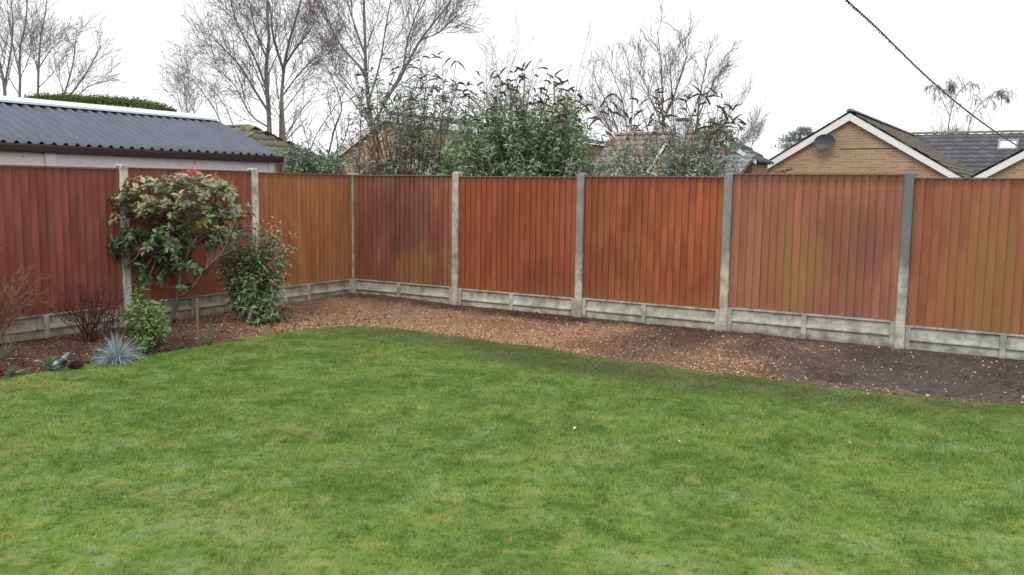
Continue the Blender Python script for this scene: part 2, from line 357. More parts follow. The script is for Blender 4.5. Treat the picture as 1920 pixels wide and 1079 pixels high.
def tubes(P, R, sides=3):
    """P (n,k,3) polylines, R (n,k) radii -> V, [F]"""
    n, k, _ = P.shape
    Tn = np.gradient(P, axis=1); Tn = nrm(Tn); ref = np.where(np.abs(Tn[..., 2:3]) > .9, np.array([1., 0, 0]), np.array([0, 0, 1.]))
    A = nrm(np.cross(Tn, ref)); B = np.cross(Tn, A); an = np.arange(sides)*2*math.pi/sides
    V = P[:, :, None]+R[:, :, None, None]*(A[:, :, None]*np.cos(an)[:, None]+B[:, :, None]*np.sin(an)[:, None])
    base = (np.arange(n)[:, None]*k+np.arange(k-1)[None])*sides; j = np.arange(sides); j2 = (j+1) % sides
    F = np.stack([base[..., None]+j, base[..., None]+j2, base[..., None]+sides+j2, base[..., None]+sides+j], -1).reshape(-1, 4)
    return V.reshape(-1, 3), F
def tube_obj(name, sets, mat, parent, loc, sides=3, cols=None):
    V = []; F = []; o = 0
    for st in sets:
        P, R = st[0], st[1]; sd = st[2] if len(st) > 2 else sides
        if len(P) == 0: continue
        v, f = tubes(P, R, sd); V.append(v); F.append(f+o); o += len(v)
    ob = mesh_np(name, np.vstack(V)-np.asarray(loc, float), [np.vstack(F)], mat, parent, smooth=True)
    return ob
def resamp(P, k):
    P = np.asarray(P, float); 
    if len(P) > 2: P = catmull(P, 6)
    d = np.concatenate([[0], np.cumsum(np.linalg.norm(np.diff(P, axis=0), axis=1))]); t = np.linspace(0, d[-1], k)
    return np.stack([np.interp(t, d, P[:, i]) for i in range(3)], -1)
def grow(P, R, m, ang=(30, 60), ratio=(.3, .55), k=6, up=.35, wob=.12, t0=.15, t1=.98, rr=.5, rmin=.003, r=rng, tp=.45, flat=1., lmin=0.):
    """m children on each polyline; returns (n*m,k,3),(n*m,k)"""
    n, kk, _ = P.shape; L = np.linalg.norm(np.diff(P, axis=1), axis=2).sum(1)
    t = (np.arange(m)[None]+r.random((n, m)))/m*(t1-t0)+t0; x = t*(kk-1); i = np.clip(x.astype(int), 0, kk-2); f = (x-i)[..., None]
    ar = np.arange(n)[:, None]; o = P[ar, i]*(1-f)+P[ar, i+1]*f; Tn = nrm(P[ar, i+1]-P[ar, i]); r0 = R[ar, i]*(1-f[..., 0])+R[ar, i+1]*f[..., 0]
    rnd = r.normal(size=(n, m, 3)); side = nrm(rnd-(rnd*Tn).sum(-1, keepdims=True)*Tn); a = np.radians(r.uniform(ang[0], ang[1], (n, m)))[..., None]
    D = nrm(Tn*np.cos(a)+side*np.sin(a)*np.array([1, flat, 1.]))
    ln = L[:, None]*r.uniform(ratio[0], ratio[1], (n, m))*(1-tp*t)
    ln = np.maximum(ln, lmin*r.uniform(.6, 1.4, ln.shape))
    o = o.reshape(-1, 3); D = D.reshape(-1, 3); ln = ln.reshape(-1); r0 = np.maximum(r0.reshape(-1)*rr, rmin)
    pts = [o]; d = D
    for j in range(k-1):
        d = nrm(d+np.array([0, 0, up])/(k-1)+r.normal(0, wob, d.shape)); pts.append(pts[-1]+d*(ln/(k-1))[:, None])
    Pn = np.stack(pts, 1); w = np.linspace(1, .35, k)[None]; Rn = np.maximum(r0[:, None]*w, rmin)
    return Pn, Rn
def join(*s):
    P = np.concatenate([a for a, _ in s]); R = np.concatenate([b for _, b in s]); return P, R

# ------------------------------------------------------------------ grass
NB = 960000
r = np.random.default_rng(11)
Y = 2.4+8.6*np.sqrt(r.random(NB*2))**.8; X = r.uniform(-1, 1, len(Y))*(.61*Y+1.5)
keep = r.random(len(Y)) < np.clip((4.6/Y)**.6, 0, 1)*1.0
Q = np.stack([X, Y], -1)[keep]; st = (Q-COR)@np.stack([UU, WW], 1)
ii = inside(st, LAWN); dd = edist(st)
m = ii & (r.random(len(ii)) < np.clip(.55+dd*3, 0, 1)) | (~ii & (dd < .035) & (r.random(len(ii)) < .35))
Q = Q[m]; st = st[m]; dd = dd[m]; Q = Q[:NB]; st = st[:NB]; dd = dd[:NB]; n = len(Q)
hgt = (.011+.020*vn.f(Q[:, 0], Q[:, 1], 2.5, 3))*r.uniform(.5, 1.35, n)*np.clip(.75+dd, 0, 1)
az = r.uniform(0, 2*math.pi, n); lean = r.uniform(.35, 1.5, n); wdt = r.uniform(.0026, .0048, n)
fd = np.stack([np.cos(az), np.sin(az), 0*az], -1); sd = np.stack([-np.sin(az+r.normal(0, .8, n)), np.cos(az), 0*az], -1); sd = nrm(sd)
B0 = np.column_stack([Q, np.full(n, -.002)]); up = np.array([0, 0, 1.])
mid = B0+up*(hgt*.6)[:, None]+fd*(hgt*lean*.25)[:, None]; tip = B0+up*(hgt*(1-.25*lean))[:, None]+fd*(hgt*lean*.8)[:, None]
V = np.stack([B0-sd*wdt[:, None]*.5, B0+sd*wdt[:, None]*.5, mid-sd*wdt[:, None]*.4, mid+sd*wdt[:, None]*.4, tip], 1).reshape(-1, 3)
b = np.arange(n)[:, None]*5; F4 = b+np.array([0, 1, 3, 2]); F3 = b+np.array([2, 3, 4])
wear = np.clip(1.05-dd/.95, 0, 1)*np.clip((st[:, 0]-1.9)/.8, 0, 1)*(.55+.8*(vn.f(st[:, 0], st[:, 1], 2.0, 3)-.4))+.5*np.exp(-(((st[:, 0]-5.6)/1.3)**2+((st[:, 1]+2.9)/.45)**2))
wear = np.clip(wear*1.3, 0, .8)*(st[:, 1] > -4.2)
cc = np.repeat(np.column_stack([r.random(n), wear, r.random(n)]), 5, 0)
tag(mesh_np('grass', V, [F3, F4], M_BLADE, cols=cc), 'short mown green grass with pale and yellow patches covering the lawn', 'grass', kind='stuff')

# wood chips and stones on the bed
def scatter_bed(n, dens):
    s = r.uniform(0.05, 11, n*4); t = r.uniform(-7.5, -.05, n*4); P = np.stack([s, t], -1); k = (s < 2.2) | (t > -2.7); P = P[k]
    P = P[(~inside(P, LAWN))]; P = P[r.random(len(P)) < dens(P[:, 0], P[:, 1])]; return P[:n]
P = scatter_bed(75000, lambda s, t: np.clip(chipmap(s, t)*1.2, 0.05, 1)**1.3)
n = len(P); Zs = soil_z(P[:, 0], P[:, 1])+.006; pos = np.column_stack([COR+P[:, :1]*UU+P[:, 1:]*WW, Zs])
az = r.uniform(0, 2*math.pi, n); D = np.stack([np.cos(az), np.sin(az), r.normal(0, .35, n)], -1); N = nrm(np.array([0, 0, 1.])+r.normal(0, .45, (n, 3)))
pal = np.array([(.58, .36, .20), (.44, .26, .15), (.70, .48, .30), (.26, .15, .095), (.76, .60, .42)]); ci = r.choice(5, n, p=[.32, .27, .18, .16, .07])
V, F, Cc = place(CHIP, pos, D, N, r.gamma(3., .0042, n)+.003, r.gamma(3., .0022, n)+.002, pal[ci]*r.uniform(.8, 1.15, (n, 1)))
M_CHIP = NT('wood_chip', .85, .2); M_CHIP.base(M_CHIP.attr())
tag(mesh_np('wood_chips', V, F, M_CHIP.m, cols=Cc), 'loose orange brown wood chips and sawdust spread over the soil bed', 'wood chips', kind='stuff')
OCT = (np.array([(0,0,.35),(.5,.1,0),(0,.5,.05),(-.5,0,0),(.05,-.5,0),(0,0,-.3)], float), [np.array([(0,1,2),(0,2,3),(0,3,4),(0,4,1),(5,2,1),(5,3,2),(5,4,3),(5,1,4)])])
P = scatter_bed(4200, lambda s, t: .5+.5*(s > 5)); n = len(P); pos = np.column_stack([COR+P[:, :1]*UU+P[:, 1:]*WW, soil_z(P[:, 0], P[:, 1])+.006])
sz = r.gamma(2., .0042, n)+.004; gcol = np.where(r.random((n, 1)) < .33, np.array([[.62, .55, .46]]), np.array([[.17, .13, .11]]))*r.uniform(.6, 1.15, (n, 1))
V, F, Cc = place(OCT, pos, np.column_stack([r.normal(0, 1, (n, 2)), r.normal(0, .2, n)]), np.tile([0, 0, 1.], (n, 1)), sz, sz, gcol)
tag(mesh_np('pebbles', V, F, M_CHIP.m, cols=Cc), 'small pale and dark stones and clods scattered in the soil', 'pebbles', kind='stuff')
# dark soil crumbs and leaf litter under the shrubs
P = scatter_bed(9000, lambda s, t: np.clip(.12+.9*(t < -1.6)*(s < 2.2), 0, 1)); n = len(P); pos = np.column_stack([COR+P[:, :1]*UU+P[:, 1:]*WW, soil_z(P[:, 0], P[:, 1])+.01])
pal = np.array([(.05, .03, .022), (.11, .05, .03), (.2, .1, .055), (.34, .22, .12), (.1, .07, .05)]); az = r.uniform(0, 6.3, n)
V, F, Cc = place(LEAF4, pos, np.stack([np.cos(az), np.sin(az), r.normal(0, .3, n)], -1), nrm(np.array([0, 0, 1.])+r.normal(0, .5, (n, 3))), r.uniform(.012, .045, n), r.uniform(.008, .025, n), pal[r.choice(5, n, p=[.32, .28, .2, .08, .12])])
tag(mesh_np('leaf_litter', V, F, M_CHIP.m, cols=Cc), 'dark dead leaf litter lying on the soil under the shrubs', 'leaf litter', kind='stuff')

# ------------------------------------------------------------------ fence
def fence_board_panel(name, w, z0, z1, mat, label, s, side, seed, label2=None):
    """local x along the panel, local -y faces the garden"""
    rg = random.Random(seed)
    root = empty('wooden_fence', fw(s, 0, 0) if side == 'R' else fw(0, s, 0), -YAW if side == 'R' else math.pi/2-YAW)
    tag(root, label, 'fence panel', 'red-brown closeboard fence panels')
    n = round((w-.02)/.0865); p = (w-.012)/n; b = MB(); 
    for i in range(n):
        x0 = i*p; x1 = x0+p+.010; k = rg.uniform(.90, 1.10); kr = rg.random()**1.5; yo = rg.uniform(-.0015, .0015); zb = z0+rg.uniform(-.004, .006)
        if x1 > w: x1 = w
        yl, yr = -.005+yo, -.023+yo+rg.uniform(-.003, .002)
        tl = rg.uniform(-.003, .003)
        V = [(x0, yl, zb), (x1, yr, zb), (x1, -.004, zb), (x0, -.001, zb), (x0+tl, yl, z1), (x1+tl, yr+rg.uniform(-.002, .002), z1), (x1+tl, -.004, z1), (x0+tl, -.001, z1)]
        b.add(V, [(0,3,2,1),(4,5,6,7),(0,1,5,4),(1,2,6,5),(2,3,7,6),(3,0,4,7)], (k, kr, rg.random()))
    b.build('board_cladding', mat, root, cols=True)
    c = MB(); c.box((-.004, -.030, z1+.002), (w+.004, .028, z1+.016)); c.build('capping_rail', M_CAP, root, .002)
    ba = MB()
    for zz in (z0+.08, (z0+z1)/2, z1-.09): ba.box((.0, .001, zz-.03), (w, .026, zz+.03))
    ba.build('backing_rail', M_CAP, root)
    return root
M_CAP = m_plain('weathered_capping', (.20, .125, .095), .85, .35, 8)
def gravel_board(w, s, side, mat, label, mid=.5, dz=0.):
    root = empty('gravel_board', fw(s, 0, dz) if side == 'R' else fw(0, s, dz), -YAW if side == 'R' else math.pi/2-YAW)
    tag(root, label, 'gravel board', 'concrete gravel boards under the fence panels')
    prof = [(.025, .248), (-.030, .248), (-.030, .230), (-.026, .226), (.002, .221), (-.004, .145), (-.014, .122), (-.030, .102), (-.030, .088), (.002, .078), (-.008, -.09), (.025, -.09)]
    cx = w*mid; b = MB(); b.prism(prof, 0, .05, cx-.028); b.prism(prof, 0, cx+.028, w-.05)
    for a, c in ((0, .05), (cx-.028, cx+.028), (w-.05, w)):
        b.prism([(.025, .2465), (-.0325, .2465), (-.0325, -.09), (.025, -.09)], 0, a, c)
    o = b.build('recessed_face', mat, root, .0015)
    return root
def post(s, side, mat, label, h=1.85, wd=.1, dp=.125, lean=0., yo=0.):
    p = fw(s, yo, 0) if side == 'R' else fw(yo, s, 0)
    root = empty('fence_post', p, -YAW if side == 'R' else math.pi/2-YAW)
    tag(root, label, 'fence post', 'concrete fence posts')
    b = MB(); a = wd/2; d = dp/2; ch = .012
    ring = [(-a+ch, -d), (a-ch, -d), (a, -d+ch), (a, -.028), (a-.022, -.028), (a-.022, .028), (a, .028), (a, d), (-a, d), (-a, .028), (-a+.022, .028), (-a+.022, -.028), (-a, -.028), (-a, -d+ch)]
    b.prism(ring, 2, -.12, h-.025)
    b.build('shaft', mat, root, .002)
    c = MB(); k = .018
    lo = [(-a+ch, -d), (a-ch, -d), (a, -d+ch), (a, d), (-a, d), (-a, -d+ch)]
    V = [(x, y, h-.0248) for x, y in lo]+[(x*(1-k/a), y*(1-k/d), h) for x, y in lo]; nn = 6
    c.add(V, [tuple(range(5, -1, -1)), tuple(range(6, 12))]+[(i, (i+1) % nn, nn+(i+1) % nn, nn+i) for i in range(nn)])
    c.build('post_cap', mat, root, .003)
    return root
PZ0, PZ1 = .25, 1.79
# posts: A, B on the left run, C the corner, D..G on the right run
post(-5.79, 'L', m_concrete('post_stone', (.42, .40, .36), seed=1), 'concrete post at the left end of the leftmost fence panel', 1.84)
post(-3.857, 'L', m_concrete('pale_post_stone', (.55, .53, .49), seed=2, streak=.35, green=.15), 'pale lichen-marked concrete post partly hidden behind the left side of the leafy small tree', 1.85)
post(-1.932, 'L', m_concrete('pale_post_stone_b', (.54, .52, .47), seed=3, green=.15), 'pale concrete post rising between the leafy small tree and the red-tipped shrub', 1.855)
post(0., 'L', m_concrete('corner_post_stone', (.36, .33, .24), seed=4, green=.45), 'narrow yellowish concrete post in the inner corner of the fence', 1.83, .095, .095)
post(1.924, 'R', m_concrete('mossy_post_stone', (.43, .41, .34), seed=5, green=.45), 'greenish grey concrete post, first to the right of the fence corner', 1.855)
post(3.868, 'R', m_concrete('grey_post_stone', (.43, .42, .37), dark=.75, seed=6, top=(.20, .21, .19)), 'concrete post grey-green at the top, second to the right of the fence corner', 1.845)
post(5.785, 'R', m_concrete('grey_post_stone_b', (.44, .43, .38), dark=.75, seed=7, top=(.20, .215, .19)), 'concrete post with long dark grey-green stain, third to the right of the fence corner', 1.85)
post(7.715, 'R', m_concrete('dark_post_stone', (.44, .43, .39), dark=.92, seed=8, top=(.15, .165, .165)), 'concrete post stained almost black over its upper half, rightmost in view', 1.865)
post(11.58, 'R', m_concrete('grey_post_stone_d', (.42, .42, .38), seed=12), 'concrete post well beyond the right edge of the photo', 1.85)
post(9.645, 'R', m_concrete('grey_post_stone_c', (.42, .42, .38), seed=9), 'concrete post at the right end of the rightmost fence panel', 1.85)
RED = (.34, .075, .034); RED2 = (.46, .125, .055)
panels = [
 ('R', 9.698, 1.83, 8, .0, dict(c1=(.36, .09, .045), c2=(.46, .13, .06), wear=.35), 'plain red-brown fence panel beyond the right edge of the photo'),
 ('L', -5.74, 1.83, 0, .0, dict(c1=(.27, .062, .036), c2=(.36, .095, .052), wear=.25), 'dark maroon fence panel at far left behind the bare twiggy shrubs'),
 ('L', -3.805, 1.82, 1, .012, dict(c1=(.34, .085, .038), c2=(.44, .12, .05), wear=.3), 'red fence panel behind the leafy small tree with red top shoots'),
 ('L', -1.88, 1.835, 2, .0, dict(c1=(.40, .12, .045), c2=(.50, .17, .06), algae=.3, ac=(1.3, .9), asz=(.35, .7), wear=.5), 'orange-brown fence panel directly left of the corner, washed yellow on its right half'),
 ('R', .05, 1.82, 3, .0, dict(c1=(.27, .075, .045), c2=(.38, .13, .065), dark=.38, dc=(.95, 1.25), dsz=(.33, .45), algae=.6, ac=(1.5, .35), asz=(.5, .35), wear=.6), 'dull brown fence panel directly right of the corner, with a dark stained middle'),
 ('R', 1.975, 1.84, 4, -.012, dict(c1=(.36, .072, .034), c2=(.46, .11, .045), dark=.22, dc=(1.45, .42), dsz=(.3, .25), yellow=.4, wear=.25), 'deep red fence panel, second right of the corner, with dark smudge at lower right'),
 ('R', 3.92, 1.815, 5, .0, dict(c1=(.33, .068, .030), c2=(.50, .125, .045), dark=.15, dc=(.15, .7), dsz=(.3, .8), yellow=.55, wear=.3), 'red fence panel glowing orange in its middle, third right of the corner'),
 ('R', 5.835, 1.83, 6, .035, dict(c1=(.41, .125, .075), c2=(.50, .17, .09), algae=.85, ac=(.70, .80), asz=(.28, .40), dark=.25, dc=(1.3, 1.1), dsz=(.35, .3), wear=.35), 'slightly raised pinkish-brown fence panel with a green algae patch in its middle'),
 ('R', 7.768, 1.83, 7, .0, dict(c1=(.38, .105, .055), c2=(.47, .15, .07), algae=.8, ac=(.75, .6), asz=(.30, .55), wear=.35), 'fence panel at the right edge of the photo, streaked green with algae to the bottom'),
]
for side, s, w, k, dz, kw, lab in panels:
    fence_board_panel('p', w, PZ0+dz, PZ1+dz, m_fence('fence_stain_%s' % 'abcdefghi'[k], seed=k*1.7, **kw), lab, s, side, 40+k)
gl = ['plain gravel board beyond the right edge of the photo', 'dark-streaked concrete gravel board at far left behind the bare twiggy shrubs', 'stained gravel board behind the trunk of the leafy small tree', 'gravel board left of the corner post, running from the red-tipped shrub to the corner',
      'mossy gravel board directly right of the fence corner', 'pale gravel board under the deep red panel, second right of the corner', 'gravel board under the orange-centred panel, third right of the corner',
      'grey gravel board under the slightly raised panel with the green patch', 'grey gravel board at the right edge of the photo']
for (side, s, w, k, dz, kw, lab), l2 in zip(panels, gl):
    base = [(.37, .35, .29), (.33, .31, .26), (.38, .36, .30), (.37, .36, .30), (.42, .41, .37), (.40, .40, .35), (.40, .40, .37), (.38, .39, .37), (.38, .38, .36)][k]
    gravel_board(w, s, side, m_concrete('gravel_board_stone_%s' % 'abcdefghi'[k], base, seed=20+k*3.3, green=.35 if k < 6 else .2, streak=(.8, .8, .3, .2, .25, .15, .15, .15, .15)[k]), l2, (.50, .47, .5, .47, .47, .47, .48, .5, .5)[k], dz)

# ------------------------------------------------------------------ roofs
def tiled(name, O, A, B, mat, parent, gauge=.33, tw=.30, amp=.028, seed=1, sub=6, clip=None):
    """O lower-left corner, A vector along the eave, B vector up the slope (local coords)"""
    O, A, B = (np.asarray(q, float) for q in (O, A, B)); la, lb = np.linalg.norm(A), np.linalg.norm(B); a, b_ = A/la, B/lb; N = np.cross(a, b_)
    if N[2] < 0: N = -N
    nr = max(1, int(round(lb/gauge))); nt = max(1, int(round(la/tw))); rg = np.random.default_rng(abs(int(seed))+1)
    x = np.linspace(0, la, nt*sub+1); ph = (x/la*nt) % 1.; prof = amp*np.where(ph < .5, np.sin(ph*2*math.pi), -.15*np.sin((ph-.5)*2*math.pi))
    V = []; F = []; C = []; o = 0; nx = len(x)
    for i in range(nr):
        y0, y1 = i*lb/nr, (i+1)*lb/nr; tid = np.minimum((x/la*nt).astype(int), nt-1); k = rg.uniform(.75, 1.2, nt)[tid][:, None]; jy = rg.normal(0, .006, nt)[tid]
        lo = O+a*x[:, None]+b_*(y0-.02+jy)[:, None]; hi = O+a*x[:, None]+b_*(y1+.01)
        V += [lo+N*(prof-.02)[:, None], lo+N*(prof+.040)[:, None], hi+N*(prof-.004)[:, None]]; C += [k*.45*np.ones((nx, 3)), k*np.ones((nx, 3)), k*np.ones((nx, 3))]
        j = np.arange(nx-1)
        if clip is not None: j = j[clip(x[:-1], y0)]
        for r_ in (0, 1): F.append(np.stack([o+r_*nx+j, o+r_*nx+j+1, o+(r_+1)*nx+j+1, o+(r_+1)*nx+j], -1))
        o += 3*nx
    if clip is None: V.append(np.array([O-N*.05, O+A-N*.05, O+A+B-N*.05, O+B-N*.05])); C.append(np.ones((4, 3))); F.append(np.array([[o, o+1, o+2, o+3]]))
    return mesh_np(name, np.vstack(V), [np.vstack(F)], mat, parent, cols=np.vstack(C))
def ridge_tiles(pts, mat, parent, rad=.11):
    p0, p1 = np.asarray(pts[0], float), np.asarray(pts[1], float); d = p1-p0; L = np.linalg.norm(d); n = max(1, int(L/.45)); d /= L; sd = nrm(np.cross(d, [0, 0, 1.])); m = MB()
    for i in range(n):
        a, b = p0+d*L*i/n, p0+d*(L*(i+1)/n+.02); V = []
        for q, rr_ in ((a, rad), (b, rad*.93)):
            for k in range(7):
                an = math.pi*(k/6); V.append(q+sd*rr_*math.cos(an)*1.05+np.array([0, 0, rr_*.75*math.sin(an)-.02]))
        m.add(V, [(k, k+1, 8+k, 7+k) for k in range(6)]+[tuple(range(7)), tuple(range(13, 6, -1))], (random.Random(i).uniform(.7, 1.2),)*3)
    return m.build('ridge_tiles', mat, parent, cols=True)
BRICK_T = m_brick('tan_brick', (.47, .31, .19), (.31, .185, .115), (.47, .38, .29))
BRICK_Y = m_brick('yellow_brick', (.56, .38, .17), (.42, .26, .12), (.55, .45, .3))
TILE_G = m_tile('grey_roof_tile', (.095, .10, .115), (.16, .165, .18), .25)
TILE_M = m_tile('mossy_roof_tile', (.17, .155, .13), (.24, .215, .18), .75, (.17, .165, .075))
TILE_B = m_tile('brown_roof_tile', (.27, .20, .17), (.37, .285, .25), .35, (.2, .2, .1))
def gable(root, sA, tF, tB, half, zE, zA, brick, tile, tileL=None, fascia=True):
    rise = zA-zE; sl = rise/half; ov = .12
    m = MB(); m.prism([(sA-half+.15, -.15), (sA+half-.15, -.15), (sA+half-.15, zE+.15*sl-.1), (sA, zA-.1), (sA-half+.15, zE+.15*sl-.1)], 1, tF, tB)
    m.build('wall', brick, root)
    for sg in (-1, 1):
        e = sA+sg*(half+ov); ze = zE-ov*sl
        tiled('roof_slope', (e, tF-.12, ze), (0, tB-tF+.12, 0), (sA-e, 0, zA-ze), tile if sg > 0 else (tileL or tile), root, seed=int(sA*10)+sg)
        if fascia:
            f = MB(); y0, y1 = tF-.165, tF-.125; th = .19
            f.prism([(sA, zA-.02), (e, ze-.02), (e, ze-.02-th), (sA, zA-.02-th*1.12)] if sg < 0 else [(sA+.002, zA-.02), (sA+.002, zA-.02-th*1.12), (e, ze-.02-th), (e, ze-.02)], 1, y0, y1)
            f.build('bargeboard', M_WHITE, root)
            v = MB(); v.prism([(sA, zA+.045), (e, ze+.045), (e, ze-.018), (sA, zA-.018)] if sg < 0 else [(sA+.002, zA+.045), (sA+.002, zA-.018), (e, ze-.018), (e, ze+.045)], 1, y0-.012, y1+.012)
            v.build('verge_tiles', TILE_M, root)
    ridge_tiles(((sA, tF-.16, zA+.045), (sA, tB, zA+.045)), TILE_M, root)
def broot(name, label, cat, s=0., t=0.):
    r0 = empty(name, fw(s, t, 0), -YAW); return tag(r0, label, cat)
# C: tan brick bungalow at right with dish; local coords = (s,t,z) relative to its root
hc = broot('brick_bungalow', 'tan brick bungalow with white bargeboards and grey tiled roof behind the right-hand fence', 'house', 3.72, 17.1)
gable(hc, 0, 0, 13.2, 3.0, 2.1, 3.93, BRICK_T, TILE_M, TILE_M)
gable(hc, 6.25, 0, 13.2, 3.0, 2.1, 3.93, BRICK_T, TILE_M, TILE_G)
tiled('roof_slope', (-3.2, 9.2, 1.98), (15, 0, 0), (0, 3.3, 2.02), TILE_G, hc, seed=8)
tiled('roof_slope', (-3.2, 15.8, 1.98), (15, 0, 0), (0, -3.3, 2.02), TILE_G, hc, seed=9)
ridge_tiles(((-3.2, 12.5, 4.06), (11.8, 12.5, 4.06)), TILE_M, hc)
m = MB(); m.box((-3, 9.5, -.15), (11.6, 15.5, 1.95)); m.build('wall', BRICK_T, hc)
m = MB(); m.box((2.92, -.14, 1.93), (3.33, 9, 2.03)); m.build('valley_lining', m_plain('lead_sheet', (.42, .44, .48), .5, .2), hc)
m = MB(); m.prism([(.0, 0), (.05, 0), (.05, .05), (0, .05)], 2, 0, 1)
sk = MB(); ang = math.atan2(2.02, 3.3); ca, sa = math.cos(ang), math.sin(ang)
def slope_pt(x, v, h): return (x, 9.2+v*ca-h*sa, 1.98+v*sa+h*ca)
def slope_box(mb, x0, x1, v0, v1, h0, h1):
    V = [slope_pt(x, v, h) for h in (h0, h1) for x, v in ((x0, v0), (x1, v0), (x1, v1), (x0, v1))]
    mb.add(V, [(0,3,2,1),(4,5,6,7),(0,1,5,4),(1,2,6,5),(2,3,7,6),(3,0,4,7)])
SX = 3.12
wf = MB()
for b_ in ((SX, SX+.07, 2.42, 3.17), (SX+.6, SX+.67, 2.42, 3.17), (SX+.07, SX+.6, 2.42, 2.50), (SX+.07, SX+.6, 3.09, 3.17)): slope_box(wf, *b_, .02, .13)
fr = wf.build('roof_window', m_plain('roof_window_frame', (.30, .31, .33), .5, .1), hc); tag(fr, 'small roof window on the grey tiled slope')
gl_ = MB(); slope_box(gl_, SX+.07, SX+.6, 2.50, 3.09, .05, .095); gm = m_plain('roof_window_glass', (.75, .8, .85), .08, .02, 2, 0, .8); gl_.build('pane', gm, fr)
# cable along the gable and satellite dish
c_ = MB(); c_.box((-.25, -.012, 2.885), (1.35, -.002, 2.905)); c_.build('wall_cable', m_plain('black_cable', (.03, .03, .03), .5), hc)
dish = broot('satellite_dish', 'dark grey oval satellite dish fixed to the tan brick gable', 'satellite dish', 3.1, 17.1)
def disc(Rx, Rz, c, depth, nx=28, nr=6):
    V = [(c[0], c[1]+depth, c[2])]; F = []
    for i in range(1, nr+1):
        q = i/nr
        for j in range(nx): a = 2*math.pi*j/nx; V.append((c[0]+Rx*q*math.cos(a), c[1]+depth*(1-q*q), c[2]+Rz*q*math.sin(a)))
    for j in range(nx): F.append((0, 1+j, 1+(j+1) % nx))
    for i in range(nr-1):
        for j in range(nx): a = 1+i*nx; F.append((a+j, a+nx+j, a+nx+(j+1) % nx, a+(j+1) % nx))
    return V, F
d = MB(); V, F = disc(.30, .22, (0, -.34, 3.09), .07); d.add(V, F)
V, F = disc(.303, .223, (0, -.335, 3.087), .075); d.add(V, F); M_DISH = m_plain('dish_grey', (.075, .085, .10), .45, .1)
do = d.build('reflector', M_DISH, dish, smooth=True)
def bar(mb, a, b, w):
    a, b = np.asarray(a, float), np.asarray(b, float); v, f = tubes(np.stack([a, b])[None], np.full((1, 2), w), 6); mb.add(v, [tuple(q) for q in f]+[(5, 4, 3, 2, 1, 0), (6, 7, 8, 9, 10, 11)])
a = MB(); bar(a, (0, -.28, 2.93), (-.02, -.62, 2.80), .012); a.box((-.06, -.68, 2.77), (.02, -.60, 2.84)); a.build('feed_arm', M_DISH, dish)
a = MB(); bar(a, (0, -.02, 2.98), (0, -.27, 3.05), .022); bar(a, (0, -.02, 2.9), (0, -.02, 3.1), .03); a.build('bracket', M_DISH, dish)
# A: yellow brick house behind the left buddleia
ha = broot('yellow_brick_house', 'yellow brick house with a long sloping white verge, seen through the left bush', 'house', -8.37, 11)
m = MB(); m.prism([(-3.2, -.15), (4.6, -.15), (4.6, 3.05), (.0, 3.62), (-3.2, 1.85)], 1, 0, 6); m.build('wall', BRICK_Y, ha)
tiled('roof_slope', (-3.5, -.15, 1.78), (0, 6.3, 0), (3.5, 0, 2.02), TILE_B, ha, seed=3)
tiled('roof_slope', (4.9, -.15, 3.1), (0, 6.3, 0), (-4.9, 0, .7), TILE_G, ha, seed=4)
m = MB(); m.prism([(-3.5, 1.76), (0, 3.79), (0, 3.60), (-3.5, 1.57)], 1, -.19, -.155); m.build('bargeboard', M_WHITE, ha)
m = MB(); m.prism([(0.002, 3.79), (4.9, 3.10), (4.9, 2.93), (.002, 3.60)], 1, -.19, -.155); m.build('bargeboard', M_WHITE, ha)
ridge_tiles(((0, -.16, 3.84), (0, 6, 3.84)), TILE_G, ha)
m = MB(); m.box((-.42, -.05, 3.03), (-.20, -.005, 3.34)); m.build('window', M_WHITE, ha)
# small outbuilding with lilac grey roof in front of it
ho = broot('outbuilding', 'low white-walled outbuilding with lilac-grey roof just above the fence, left of centre', 'shed', -5.6, 8)
m = MB(); m.prism([(-1.6, -.15), (2.6, -.15), (2.6, 2.1), (.3, 2.45), (-1.6, 1.75)], 1, 0, 2.5); m.build('wall', m_plain('white_render', (.7, .7, .72), .8, .1), ho)
tiled('roof_slope', (-1.8, -.1, 1.72), (0, 2.7, 0), (2.1, 0, .78), m_tile('lilac_tile', (.33, .30, .36), (.40, .37, .42), .1), ho, seed=5)
tiled('roof_slope', (2.8, -.1, 2.12), (0, 2.7, 0), (-2.5, 0, .38), m_tile('lilac_tile_b', (.33, .30, .36), (.40, .37, .42), .1), ho, seed=6)
# B: brown tiled house in the middle with steep white-edged gable
hb = broot('brown_tiled_house', 'brown tiled house with a small steep white-edged gable, behind the sparse bush', 'house', 0, 13)
tiled('roof_slope', (-2.6, -.9, 1.75), (3.6, 0, 0), (0, 2.6, 1.52), TILE_B, hb, seed=11)
tiled('roof_slope', (-2.6, 4.3, 1.75), (3.6, 0, 0), (0, -2.6, 1.52), TILE_B, hb, seed=12)
ridge_tiles(((-2.6, 1.7, 3.3), (1.0, 1.7, 3.3)), TILE_B, hb)
m = MB(); m.prism([(-.6, -.15), (4., -.15), (4., 1.7), (1.7, 3.18), (-.6, 1.7)], 0, -2.5, .9); m.build('wall', BRICK_Y, hb)
m = MB(); m.prism([(-.3, -.15), (1.0, -.15), (1.0, 1.85), (.33, 2.75), (-.3, 1.85)], 1, -1.35, .6); m.build('porch_wall', m_plain('ochre_render', (.44, .38, .22), .9, .15, 4), hb)
